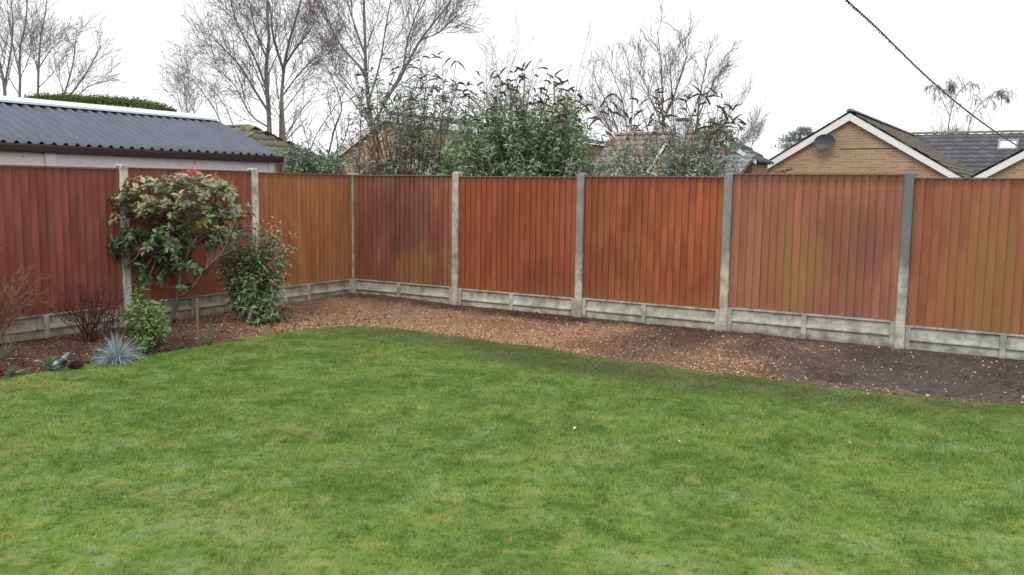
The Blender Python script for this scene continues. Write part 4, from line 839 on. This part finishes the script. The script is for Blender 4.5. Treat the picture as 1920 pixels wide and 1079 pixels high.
GREY = [(.16, .205, .17), (.11, .165, .125), (.21, .25, .21), (.085, .14, .10), (.15, .22, .16)]
GREEN = [(.13, .2, .07), (.09, .16, .06), (.18, .26, .09), (.11, .19, .09)]
def thin_left(O):
    x, y = proj(O); a = np.exp(-(((x-700)/55)**2+((y-275)/48)**2)*.8); b = np.exp(-(((x-835)/40)**2+((y-262)/32)**2)*.8); c = np.exp(-(((x-770)/40)**2+((y-305)/26)**2))
    return np.clip(1.-.95*np.maximum(a, np.maximum(.85*b, .8*c)), .08, 1)
def thin_top(O):
    x, y = proj(O); return np.clip((y-130)/95, .3, 1)
bush('butterfly_bush', [(640, 330), (632, 270), (640, 225), (665, 190), (655, 165), (672, 130), (705, 120), (720, 165), (745, 165), (770, 130), (830, 110), (865, 125), (870, 165), (890, 220), (885, 330)], 15.2, .8, 210,
     'tall grey-green butterfly bush with drooping dark seed spikes, in front of the yellow brick house', 61, GREY, 755, leaves=16, LL=(.08, .14), spike_n=75, sp_poly=[(665, 200), (655, 150), (690, 110), (760, 110), (830, 95), (868, 120), (880, 190), (885, 250), (800, 230)], spikecol=((.08, .06, .06), (.16, .13, .13)), stemr=.009, span=.62, low=thin_left)
bush('butterfly_bush', [(835, 332), (835, 260), (850, 210), (880, 175), (925, 155), (1000, 150), (1055, 165), (1085, 205), (1115, 245), (1150, 290), (1155, 332)], 13.6, .9, 420,
     'largest and densest butterfly bush in the middle, with dark pointed seed heads on top', 62, [(.13, .20, .12), (.10, .165, .09), (.18, .25, .17), (.08, .14, .08), (.17, .235, .11)], 990, leaves=22, LL=(.065, .125), spike_n=150, sp_poly=[(870, 260), (860, 160), (900, 140), (980, 125), (1020, 125), (1075, 150), (1100, 210), (1110, 260), (990, 250)], span=.55, low=thin_top, spikeL=(.11, .20))
bush('laurel_bush', [(1010, 330), (1010, 250), (1025, 200), (1050, 165), (1075, 175), (1085, 215), (1090, 260), (1080, 330)], 14.6, .4, 70,
     'yellow-green laurel bush peeping out at the right of the big central bush', 63, [(.20, .29, .07), (.14, .22, .06), (.25, .33, .09)], 1050, leaves=30, LL=(.07, .12), leafW=.36, span=.5)
bush('butterfly_bush', [(1120, 330), (1110, 250), (1125, 200), (1200, 200), (1230, 190), (1300, 195), (1360, 195), (1400, 230), (1395, 290), (1400, 330)], 12.3, .8, 140,
     'sparse straggly butterfly bush at centre right, in front of the brown tiled roof', 64, GREY, 1255, leaves=13, LL=(.07, .12), spike_n=95, sp_poly=[(1085, 210), (1115, 180), (1200, 175), (1300, 165), (1390, 185), (1405, 235), (1400, 262), (1300, 250), (1150, 260)], spikecol=((.09, .055, .05), (.2, .13, .11)), span=.6, stemr=.007)
bush('ivy_bush', [(528, 330), (524, 290), (545, 268), (590, 275), (640, 285), (660, 330)], 16.5, .5, 90, 'dark glossy evergreen ivy bush beside the garage corner', 65, [(.06, .11, .06), (.09, .15, .09), (.14, .2, .15), (.04, .08, .04)], 590, leaves=28, LL=(.05, .1), leafW=.45, span=.6)
bush('holly_bush', [(835, 330), (830, 290), (845, 280), (870, 290), (868, 330)], 14.3, .25, 24, 'small bright green bush between the left and central butterfly bushes', 66, [(.07, .17, .05), (.1, .22, .07)], 850, leaves=40, LL=(.05, .09), leafW=.4, span=.6)
twig_dome('bare_shrub', 765, 350, 230, 140, 17, 'leafless brown stems inside the left butterfly bush', 44, M_STEM, 30, r0=.012) if 0 else None

# fallen flower twig lying over the fence top near the third post
m0 = empty('dead_twig', px(1468, 324, 10.3)); tag(m0, 'dead brown seed twig lying on the fence top at the foot of the tan gable', 'twig')
r_ = np.random.default_rng(3); p0 = px(1445, 322, 10.15); p1 = px(1486, 318, 10.0); P = resamp([p0, (p0+p1)/2+np.array([0, 0, -.012]), p1], 8)
loc = np.array(m0.location); sp = grow(P[None], np.full((1, 8), .004), 22, ang=(20, 60), ratio=(.1, .22), k=3, rmin=.002, r=r_)
tube_obj('stalk', [(P[None], np.full((1, 8), .006), 5)], M_BROWNTWIG, m0, loc); tube_obj('seed_heads', [(sp[0], sp[1]+.003, 4)], M_BROWNTWIG, m0, loc)

# ------------------------------------------------------------------ garden plants
def photinia():
    r_ = np.random.default_rng(71); Yb = 10.05; base = gp(318, 608); base[2] = -.03; root = tag(empty('small_tree', base), 'leafy small tree with mottled leaves and a red tuft of new shoots on top', 'tree')
    D = base[1]
    def q(x, y, dy=0.): return px(x, y, D+dy)
    st = [([(316, 612), (330, 575), (335, 540), (340, 500)], 5.2, 0), ([(335, 545), (332, 500), (300, 450), (270, 400)], 3, .15), ([(340, 505), (350, 480), (370, 440), (372, 380)], 3, -.1), ([(338, 556), (362, 540), (385, 505), (420, 470), (440, 420)], 2.8, -.2), ([(345, 490), (330, 420), (320, 360)], 2.4, .2), ([(352, 480), (390, 440), (425, 410), (450, 395)], 2.2, .1), ([(300, 450), (260, 430), (235, 380)], 2, -.15), ([(372, 450), (400, 400), (405, 350)], 2, -.25), ([(335, 520), (300, 490), (265, 470)], 1.8, -.2)]
    Ps = np.stack([resamp([q(x, y, dy*i) for i, (x, y) in enumerate(pl)], 12) for pl, _, dy in st]); Rs = np.stack([rp*D/F_PX*np.linspace(1, .45, 12) for _, rp, _ in st])
    tube_obj('trunk', [(Ps, Rs, 8)], M_STEM, root, base)
    # rosettes
    top = [(205, 400), (206, 370), (232, 345), (262, 332), (300, 330), (352, 326), (400, 332), (432, 345), (445, 375), (462, 395), (455, 430), (425, 450), (392, 470), (392, 510), (350, 545), (300, 555), (262, 535), (225, 500), (208, 450)]
    n = 640; pts = sample_poly(top, n, r_); rad = r_.uniform(-1, 1, n); dy = rad*.50
    pts[:34] = np.array([(x, np.interp(x, [212, 240, 300, 352, 432, 462], [372, 345, 330, 328, 347, 395])+r_.uniform(-6, 22)) for x in r_.uniform(214, 455, 34)])
    pts[60:80, 1] = r_.uniform(355, 490, 20); pts[60:80, 0] = 208+r_.uniform(0, 40, 20); pts[105:125] = np.stack([r_.uniform(415, 478, 20), r_.uniform(385, 470, 20)], -1)
    kp = (vn.f(pts[:, 0]/34., pts[:, 1]/34., 1., 2) > .40) | (pts[:, 1] < 400); pts = pts[kp]; n = len(pts); rad = rad[:n]; dy = dy[:n]
    E0 = np.stack([q(x, y, d) for (x, y), d in zip(pts, dy)])
    allp = Ps[1:].reshape(-1, 3); nb = np.argmin(((allp[None]-(E0[:, None]+np.array([0, 0, -.12])))**2).sum(-1), 1); Bs = allp[nb]; Tw = bezier(Bs, (Bs+E0)/2+np.array([0, 0, -.04]), E0, 7)
    tube_obj('twigs', [(Tw, np.full((n, 7), .0042)*np.linspace(1.3, .6, 7), 4)], M_STEM, root, base)
    m = 12; cen = q(335, 440); dirs = nrm(nrm(Tw[:, -1]-Tw[:, -2])*.5+np.array([0, 0, .35])+nrm(E0-cen)*.9+r_.normal(0, .25, E0.shape)); O = np.repeat(E0, m, 0)-np.repeat(dirs, m, 0)*r_.uniform(0, .07, (n*m, 1)); Tn = np.repeat(dirs, m, 0)
    rnd = r_.normal(size=(n*m, 3)); sd = nrm(rnd-(rnd*Tn).sum(1, keepdims=True)*Tn); Dr = nrm(sd*r_.uniform(.7, 1.1, (n*m, 1))+Tn*.42+np.array([0, 0, .0])); Ls = r_.uniform(.05, .105, n*m)
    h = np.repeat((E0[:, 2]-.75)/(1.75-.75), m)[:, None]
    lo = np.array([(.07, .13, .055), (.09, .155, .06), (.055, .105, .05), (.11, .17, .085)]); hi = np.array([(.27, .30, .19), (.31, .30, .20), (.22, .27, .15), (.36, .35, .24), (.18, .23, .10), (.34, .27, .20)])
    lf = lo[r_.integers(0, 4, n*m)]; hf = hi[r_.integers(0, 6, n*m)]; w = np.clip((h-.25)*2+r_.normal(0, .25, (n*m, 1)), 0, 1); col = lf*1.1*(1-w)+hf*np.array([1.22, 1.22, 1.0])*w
    yel = (np.repeat(r_.random(n), m) < .12) & (np.repeat(np.abs(pts[:, 0]-350), m) < 90) & (np.repeat(np.abs(pts[:, 1]-385), m) < 45); col[yel] = np.array([.36, .37, .07])*r_.uniform(.8, 1.3, (yel.sum(), 1))
    red = (r_.random(n*m) < .03); col[red] = (.40, .2, .14)
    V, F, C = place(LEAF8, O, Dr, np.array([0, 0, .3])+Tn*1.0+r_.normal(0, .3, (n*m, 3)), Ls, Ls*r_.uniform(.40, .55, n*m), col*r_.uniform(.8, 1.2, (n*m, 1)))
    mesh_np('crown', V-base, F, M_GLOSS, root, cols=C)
    rp = []
    for cx, cy, k, sp in ((353, 328, 60, 9), (362, 328, 26, 6), (403, 332, 8, 3), (332, 334, 5, 3), (246, 338, 4, 4)):
        if not k: continue
        O = np.stack([q(cx+r_.normal(0, sp), cy+r_.normal(2, 3), -.25+r_.normal(0, .05)) for _ in range(k)]); Dr = nrm(np.stack([r_.normal(0, .45, k), r_.normal(0, .45, k), np.ones(k)], -1)); Ls = r_.uniform(.04, .085, k)
        rp.append(place(LEAF8, O, Dr, r_.normal(0, 1, (k, 3)), Ls, Ls*.3, np.array([[.72, .16, .15]])*r_.uniform(.7, 1.15, (k, 1))))
    V, F, C = merge(rp); o = mesh_np('new_shoots', V-base, F, M_LEAF, root, cols=C); o['label'] = 'bright pinkish-red new shoots'
photinia()
def leafy(name, poly, gx, gy, label, seed, pal, n, leaves, LL, leafW, dd_, mat, tips=None, stemr=.004, cat='shrub', droop=.3, tall=1.):
    r_ = np.random.default_rng(seed); base = gp(gx, gy); base[2] = -.03; D = base[1]; root = tag(empty(name, base), label, cat)
    pts = sample_poly(poly, n, r_); T = np.stack([px(x, y, D+dy) for (x, y), dy in zip(pts, r_.uniform(-1, 1, n)*dd_)]); B = np.tile(base, (n, 1))+r_.normal(0, .04, (n, 3))*[1, 1, 0]; B[:, 2] = -.04
    Mi = B*.5+T*.5; Mi[:, :2] = B[:, :2]*.75+T[:, :2]*.25; P = bezier(B, Mi, T, 10); tube_obj('stems', [(P, stemr*np.linspace(1.8, .5, 10)[None]*np.ones((n, 1)), 4)], M_STEM, root, base)
    t = r_.uniform(.62, 1, (n, leaves)); x = t*9; i = np.clip(x.astype(int), 0, 8); f = (x-i)[..., None]; ar = np.arange(n)[:, None]; O = (P[ar, i]*(1-f)+P[ar, i+1]*f).reshape(-1, 3); Tn = nrm(P[ar, i+1]-P[ar, i]).reshape(-1, 3); m = len(O)
    rnd = r_.normal(size=(m, 3)); sd = nrm(rnd-(rnd*Tn).sum(1, keepdims=True)*Tn); Dr = nrm(sd+Tn*.4+np.array([0, 0, -droop])*r_.uniform(0, 1.3, (m, 1))); pal = np.array(pal); Ls = r_.uniform(*LL, m)
    O = O+sd*r_.uniform(0, .03, (m, 1))
    V, F, C = place(LEAF8, O, Dr, np.array([0, 0, .5])+nrm((O-base-np.array([0, 0, .3]))*[1, 1, .5])*.9+r_.normal(0, .35, (m, 3)), Ls, Ls*leafW*r_.uniform(.8, 1.2, m), pal[r_.integers(0, len(pal), m)]*r_.uniform(.7, 1.25, (m, 1)))
    mesh_np('foliage', V-base, F, mat, root, cols=C)
    if tips:
        rp = []
        for cx, cy, k, sp, colr in tips:
            O = np.stack([px(cx+r_.normal(0, sp), cy+r_.normal(0, sp), D-dd_*r_.uniform(.5, 1)) for _ in range(k)]); Ls = r_.uniform(.03, .06, k)
            rp.append(place(LEAF8, O, r_.normal(0, 1, (k, 3))+np.array([0, 0, .8]), r_.normal(0, 1, (k, 3)), Ls, Ls*.32, np.array([colr])*r_.uniform(.8, 1.15, (k, 1))))
        V, F, C = merge(rp); o = mesh_np('red_shoots', V-base, F, M_LEAF, root, cols=C)
    return root
RC = (.75, .13, .07); PK = (.75, .35, .27)
leafy('leafy_shrub', [(402, 480), (405, 450), (425, 425), (455, 412), (490, 416), (522, 418), (532, 440), (548, 462), (540, 500), (545, 540), (528, 560), (552, 590), (530, 600), (498, 590), (485, 610), (465, 608), (452, 590), (418, 585), (424, 545), (404, 525), (398, 500)], 478, 606,
      'upright leafy shrub dotted with scarlet shoots, right of the small tree', 81, [(.14, .22, .10), (.18, .26, .12), (.25, .31, .19), (.10, .17, .075), (.22, .30, .09)], 330, 15, (.045, .085), .36, .33, M_GLOSS,
      tips=[(508, 432, 9, 3, PK), (511, 436, 7, 3, RC), (484, 448, 7, 3, PK), (483, 455, 6, 2, RC), (506, 500, 8, 3, RC), (548, 444, 6, 3, PK), (532, 520, 6, 2, PK), (540, 533, 4, 2, RC), (495, 415, 6, 4, (.5, .3, .2)), (540, 475, 4, 3, RC), (522, 423, 5, 5, PK)])
leafy('leafy_shrub', [(228, 578), (248, 556), (275, 552), (300, 558), (320, 572), (320, 600), (314, 640), (295, 655), (268, 655), (250, 640), (238, 610), (230, 595)], 280, 660,
      'low bright green shrub at the foot of the small tree', 82, [(.16, .28, .05), (.11, .20, .04), (.20, .33, .08), (.08, .15, .035)], 150, 16, (.035, .065), .30, .2, M_GLOSS, stemr=.003)
leafy('leafy_shrub', [(246, 560), (248, 530), (262, 525), (275, 545), (272, 565)], 262, 640, 'loose pale green leafy shoots climbing above the low bright green shrub', 83, [(.10, .19, .05), (.13, .23, .08)], 10, 14, (.045, .075), .45, .1, M_GLOSS, stemr=.003)
def blades(name, x, y, label, seed, n, L, w, col, spread=.9, cat='plant', droop=1., rb=.04):
    r_ = np.random.default_rng(seed); base = gp(x, y); base[2] = -.02; root = tag(empty(name, base), label, cat); az = r_.uniform(0, 2*math.pi, n); el = r_.random(n)**.75*spread
    d = np.stack([np.cos(az)*np.sin(el*1.35), np.sin(az)*np.sin(el*1.35), np.cos(el*1.35)], -1); ln = r_.uniform(L*.6, L, n); P = [base+d*rb*r_.random((n, 1))]; dcur = d
    k = 7
    for j in range(k-1): P.append(P[-1]+dcur*(ln/(k-1))[:, None]); dcur = nrm(dcur+np.array([0, 0, -.13*droop])*(1+el[:, None])*r_.uniform(.4, 1.4, (n, 1)))
    P = np.stack(P, 1); Tn = nrm(np.gradient(P, axis=1)); S_ = nrm(np.cross(Tn, np.array([0, 0, 1.])+r_.normal(0, .4, (n, 1, 3)))); wd = w*np.array([1, 1, .95, .85, .7, .5, .12])[None, :, None]*r_.uniform(.7, 1.2, (n, 1, 1))
    V = np.stack([P-S_*wd/2, P+S_*wd/2], 2).reshape(-1, 3); b = (np.arange(n)[:, None]*k+np.arange(k-1))*2; b = b.reshape(-1, 1); F = b+np.array([0, 1, 3, 2])
    c = np.repeat(np.array([col])*r_.uniform(.65, 1.2, (n, 1)), k*2, 0); mesh_np('blades', V-base, [F], M_LEAF, root, cols=c); return root
blades('blue_fescue', 219, 680, 'silvery blue ornamental grass tuft at the lawn edge', 91, 760, .315, .0056, (.38, .50, .51), 1.15, 'ornamental grass', 1.5)
blades('bulb_shoots', 392, 648, 'green strap-like bulb leaves beside the short wooden stake', 92, 22, .22, .010, (.12, .22, .10), .35)
blades('bulb_shoots', 4, 672, 'long green strap leaves entering at the left edge of the photo', 93, 12, .30, .014, (.2, .32, .13), .9)
blades('seedling', 93, 690, 'small green feathery plant left of the bird ornament', 94, 90, .13, .010, (.16, .27, .12), .9)
blades('seedling', 22, 702, 'greyish green low rosette near the left edge of the lawn border', 95, 60, .09, .012, (.17, .26, .16), 1.1)
blades('seedling', 3, 700, 'dark red low leaves at the very left edge beside the lawn', 96, 50, .08, .014, (.22, .05, .05), 1.1)
blades('seedling', 43, 690, 'dark withered plant stump between two green seedlings', 97, 40, .10, .005, (.08, .055, .045), .8)
blades('seedling', 178, 672, 'few thin green blades left of the blue grass tuft', 98, 8, .12, .006, (.2, .3, .2), .9)
def dead_shrub(x, y, wpx, hpx, label, seed, mat, n, m1, m2, rad=.005, lean=0., buds=None):
    r_ = np.random.default_rng(seed); base = gp(x, y); base[2] = -.03; D = base[1]; pm = D/F_PX; root = tag(empty('bare_shrub', base), label, 'shrub', 'bare twiggy shrubs in the left bed')
    az = r_.uniform(0, 2*math.pi, n); el = r_.random(n)**.5; H = hpx*pm; Wd = wpx*pm/2; T = base+np.stack([np.cos(az)*el*Wd+lean, np.sin(az)*el*Wd*.8, H*(1-.35*el**2)*r_.uniform(.6, 1, n)], -1); B = base+r_.normal(0, .035, (n, 3))*[1, 1, 0]
    Mi = (B+T)/2; Mi[:, :2] = B[:, :2]*.6+T[:, :2]*.4; P = bezier(B, Mi, T, 9)+r_.normal(0, .006, (n, 9, 3)); R = np.maximum(rad*np.linspace(1.4, .4, 9)[None]*r_.uniform(.7, 1.3, (n, 1)), .0012)
    a = grow(P, R, m1, ang=(25, 60), ratio=(.2, .4), k=6, up=.25, t0=.3, rmin=.0013, r=r_); b = grow(a[0], a[1], m2, ang=(25, 65), ratio=(.3, .6), k=5, up=.1, rmin=.001, r=r_)
    tube_obj('stems', [(P, R, 5)], mat, root, base); tube_obj('twigs', [(a[0], a[1], 4), (b[0], b[1], 3)], mat, root, base)
    if buds:
        E0 = np.vstack([a[0][:, -1], b[0][::3, -1]]); E0 = E0[r_.random(len(E0)) < buds[0]]; k = len(E0); L_ = r_.uniform(.012, .03, k)
        V, F, C = place(LEAF8, E0, r_.normal(0, 1, (k, 3))-np.array([0, 0, .6]), r_.normal(0, 1, (k, 3)), L_, L_*.6, np.array([buds[1]])*r_.uniform(.6, 1.3, (k, 1))); mesh_np('withered_leaves', V-base, F, M_CHIP.m, root, cols=C)
STRAW = m_bark('straw_twig', (.24, .115, .075), (.44, .27, .17)); DARKTW = m_bark('dark_twig', (.06, .03, .03), (.13, .065, .06))
dead_shrub(-22, 648, 240, 190, 'straw-coloured twiggy bare shrub cut by the left edge of the photo', 101, STRAW, 70, 8, 5, .004, 0., (.5, (.14, .06, .04)))
dead_shrub(166, 640, 150, 150, 'dark purple-brown bare shrub in front of the maroon fence panel', 102, DARKTW, 24, 8, 5, .005, 0., (.45, (.10, .035, .035)))
dead_shrub(205, 628, 70, 110, 'thin dark bare shrub leaning beside the pale concrete post', 103, DARKTW, 8, 5, 3, .004, .03, (.4, (.10, .035, .035)))

# stake
b0 = gp(371, 648); stake = tag(empty('wooden_stake', b0, .3), 'short weathered wooden stake standing in the bed near the lawn', 'stake')
m = MB(); m.prism([(-.013, -.013), (.013, -.013), (.013, .013), (-.013, .013)], 2, -.06, .485)
n = NT('stake_wood', .9, .15); w1 = n.noise(n.coord('Object', (60, 60, 3)), 1., 4); n.bump(w1, .5, .003); n.base(n.mix(w1, (.12, .085, .06), (.28, .21, .16))); o = m.build('shaft', n.m, stake, .003)
stake.rotation_euler.y = R_(.6)
# bird ornament and pine cone
def ornament():
    base = gp(112, 697); root = tag(empty('bird_ornament', base, 0.15), 'black and white magpie-like bird ornament at the edge of the lawn', 'garden ornament')
    path = np.array([(-.150, 0, .012), (-.110, 0, .020), (-.075, 0, .030), (-.045, 0, .045), (-.010, 0, .065), (.020, 0, .088), (.040, 0, .112), (.052, 0, .130), (.066, 0, .142), (.082, 0, .150), (.094, 0, .150), (.108, 0, .145), (.122, 0, .138)])
    ry = np.array([.010, .014, .018, .030, .042, .042, .031, .021, .022, .022, .017, .008, .001]); rz = np.array([.004, .007, .014, .030, .044, .046, .034, .022, .022, .021, .016, .006, .001])
    k = 16; V = []; C = []; T = nrm(np.gradient(path, axis=0))
    for i, p in enumerate(path):
        nz = np.array([-T[i][2], 0, T[i][0]])
        for j in range(k):
            a = 2*math.pi*j/k; V.append(p+np.array([0, 1, 0])*math.cos(a)*ry[i]+nz*math.sin(a)*rz[i]); c = (.025, .03, .045)
            if 3 <= i <= 4 and math.sin(a) < -.35: c = (.28, .29, .32)
            if i == 4 and .3 < math.sin(a) < .9 and math.cos(a) < 0: c = (.5, .52, .54)
            if i == 7: c = (.35, .35, .36)
            if i in (8, 9): c = (.20, .21, .23)
            if i in (4, 5) and -.25 <= math.sin(a) <= .3: c = (.05, .055, .08)
            if i >= 11: c = (.05, .05, .05)
            C.append(c)
    F = [(i*k+j, i*k+(j+1) % k, (i+1)*k+(j+1) % k, (i+1)*k+j) for i in range(len(path)-1) for j in range(k)]
    mesh_np('body', np.array(V), [np.array(F)], M_GLOSS, root, cols=np.array(C), smooth=True)
    mm = MB()
    for sy in (-1, 1): bar(mm, (-.005, sy*.018, .04), (.0, sy*.02, -.02), .004)
    mm.build('legs', M_DISH, root); root.scale = (1., 1., 1.)
ornament()
def cone():
    base = gp(143, 693); r_ = np.random.default_rng(6); root = tag(empty('pine_cone', base), 'dark knobbly cone ornament right of the bird figure', 'pine cone')
    V, F = [], []; n = 130; i = np.arange(n); t = (i+.5)/n; th = i*2.39996; ax = np.array([.95, .05, .2]); ax /= np.linalg.norm(ax); e1 = nrm(np.cross(ax, [0, 0, 1.])); e2 = np.cross(ax, e1); rr_ = .038*np.sin(math.pi*np.clip(t*.9+.08, 0, 1))**.7
    c0 = np.array([0, 0, .032]); P = c0+ax*((t-.5)*.10)[:, None]+rr_[:, None]*(e1*np.cos(th)[:, None]+e2*np.sin(th)[:, None])*.8; D = nrm(e1*np.cos(th)[:, None]+e2*np.sin(th)[:, None]+ax*.5)
    V, F, C = place(OCT, P, D, np.tile(ax, (n, 1)), np.full(n, .017), np.full(n, .016), np.array([[.05, .03, .03]])*r_.uniform(.6, 2., (n, 1))); v2, f2 = tubes((c0+ax*np.linspace(-.045, .045, 6)[:, None])[None], np.array([[.012, .026, .03, .03, .024, .01]]), 10)
    Vv, Fv, Cv = merge([(V, F, C), (v2, [f2], np.tile([.02, .013, .013], (len(v2), 1)))]); root.scale = (1.2, 1.2, 1.2); mesh_np('scales', Vv, Fv, M_CHIP.m, root, cols=Cv)
cone()
# fallen leaves on the lawn
for i, (x, y, c, L_, lab) in enumerate([(1079, 804, (.75, .62, .42), .05, 'pale cream fallen leaf on the lawn, nearest the centre'), (956, 1014, (.42, .19, .12), .035, 'small brown fallen leaf low on the lawn near the bottom edge'), (1272, 829, (.62, .5, .3), .03, 'tiny tan fallen leaf on the lawn, below the wood chips'), (1812, 878, (.10, .06, .05), .03, 'tiny dark fallen leaf on the lawn at far right'), (430, 733, (.5, .28, .15), .03, 'small orange-brown fallen leaf on the lawn at left'), (1592, 832, (.7, .62, .3), .035, 'yellowish fallen leaf on the right part of the lawn'), (1318, 798, (.05, .05, .04), .03, 'small blackish fallen leaf right of the centre of the lawn'), (1629, 740, (.8, .76, .62), .035, 'whitish fallen leaf on the grass just below the right bed edge'), (1385, 700, (.8, .72, .6), .045, 'whitish stone-like fallen leaf where the chips meet the lawn'), (1740, 742, (.45, .55, .55), .06, 'bluish crumpled fallen leaf on the edge of the right bed')]):
    p = gp(x, y, .028); rt = empty('fallen_leaf', p, rng.uniform(0, 6)); tag(rt, lab, 'leaf', 'fallen leaves on the lawn')
    tv, tf = LEAF8; v = tv*np.array([L_*.6, L_, L_])+np.array([0, -L_/2, 0]); v[:, 2] += np.array([0, .006, .009, 0, .01, .006, .002, .004]); mesh_np('blade', v, tf, M_CHIP.m, rt, cols=np.tile(c, (len(v), 1)))

# ------------------------------------------------------------------ overhead cable
pts = [(1510, -70, 8.4), (1585, 0, 9.2), (1637, 47, 10.1), (1679, 88, 11.2), (1738, 145, 13.0), (1801, 199, 15.5), (1864, 246, 18.8), (1920, 281, 22.2), (1960, 300, 24.2)]
cp = resamp([px(*p) for p in pts], 900); T = nrm(np.gradient(cp, axis=0)); A = nrm(np.cross(T, [0, 0, 1.])); B = np.cross(T, A)
d = np.concatenate([[0], np.cumsum(np.linalg.norm(np.diff(cp, axis=0), axis=1))])
loc = cp[0]; cr = tag(empty('overhead_cable', loc), 'twisted dark overhead cable crossing the sky at upper right down to the roof', 'cable')
dist = cp[:, 1]; rs = .0075*np.ones(900)*rng.uniform(.8, 1.2, 900)
for k in (0, 1):
    ph = d/.16*2*math.pi+k*math.pi; P = cp+A*(np.cos(ph)*.009)[:, None]+B*(np.sin(ph)*.009)[:, None]
    tube_obj('strand', [(P[None], rs[None]*.9, 6)], m_plain('cable_sheath_%s' % 'ab'[k], ((.06, .06, .065), (.24, .23, .24))[k], .6, .3), cr, loc)
k = 260; ii = rng.integers(0, 620, k); P = cp[ii]; V, F, C = place(LEAF4, P, rng.normal(0, 1, (k, 3)), rng.normal(0, 1, (k, 3)), rng.uniform(.012, .035, k), rng.uniform(.008, .018, k), np.array([[.07, .065, .07]])*rng.uniform(.6, 2.5, (k, 1)))
mesh_np('lichen_tufts', V-loc, F, M_CHIP.m, cr, cols=C)['kind'] = 'stuff'
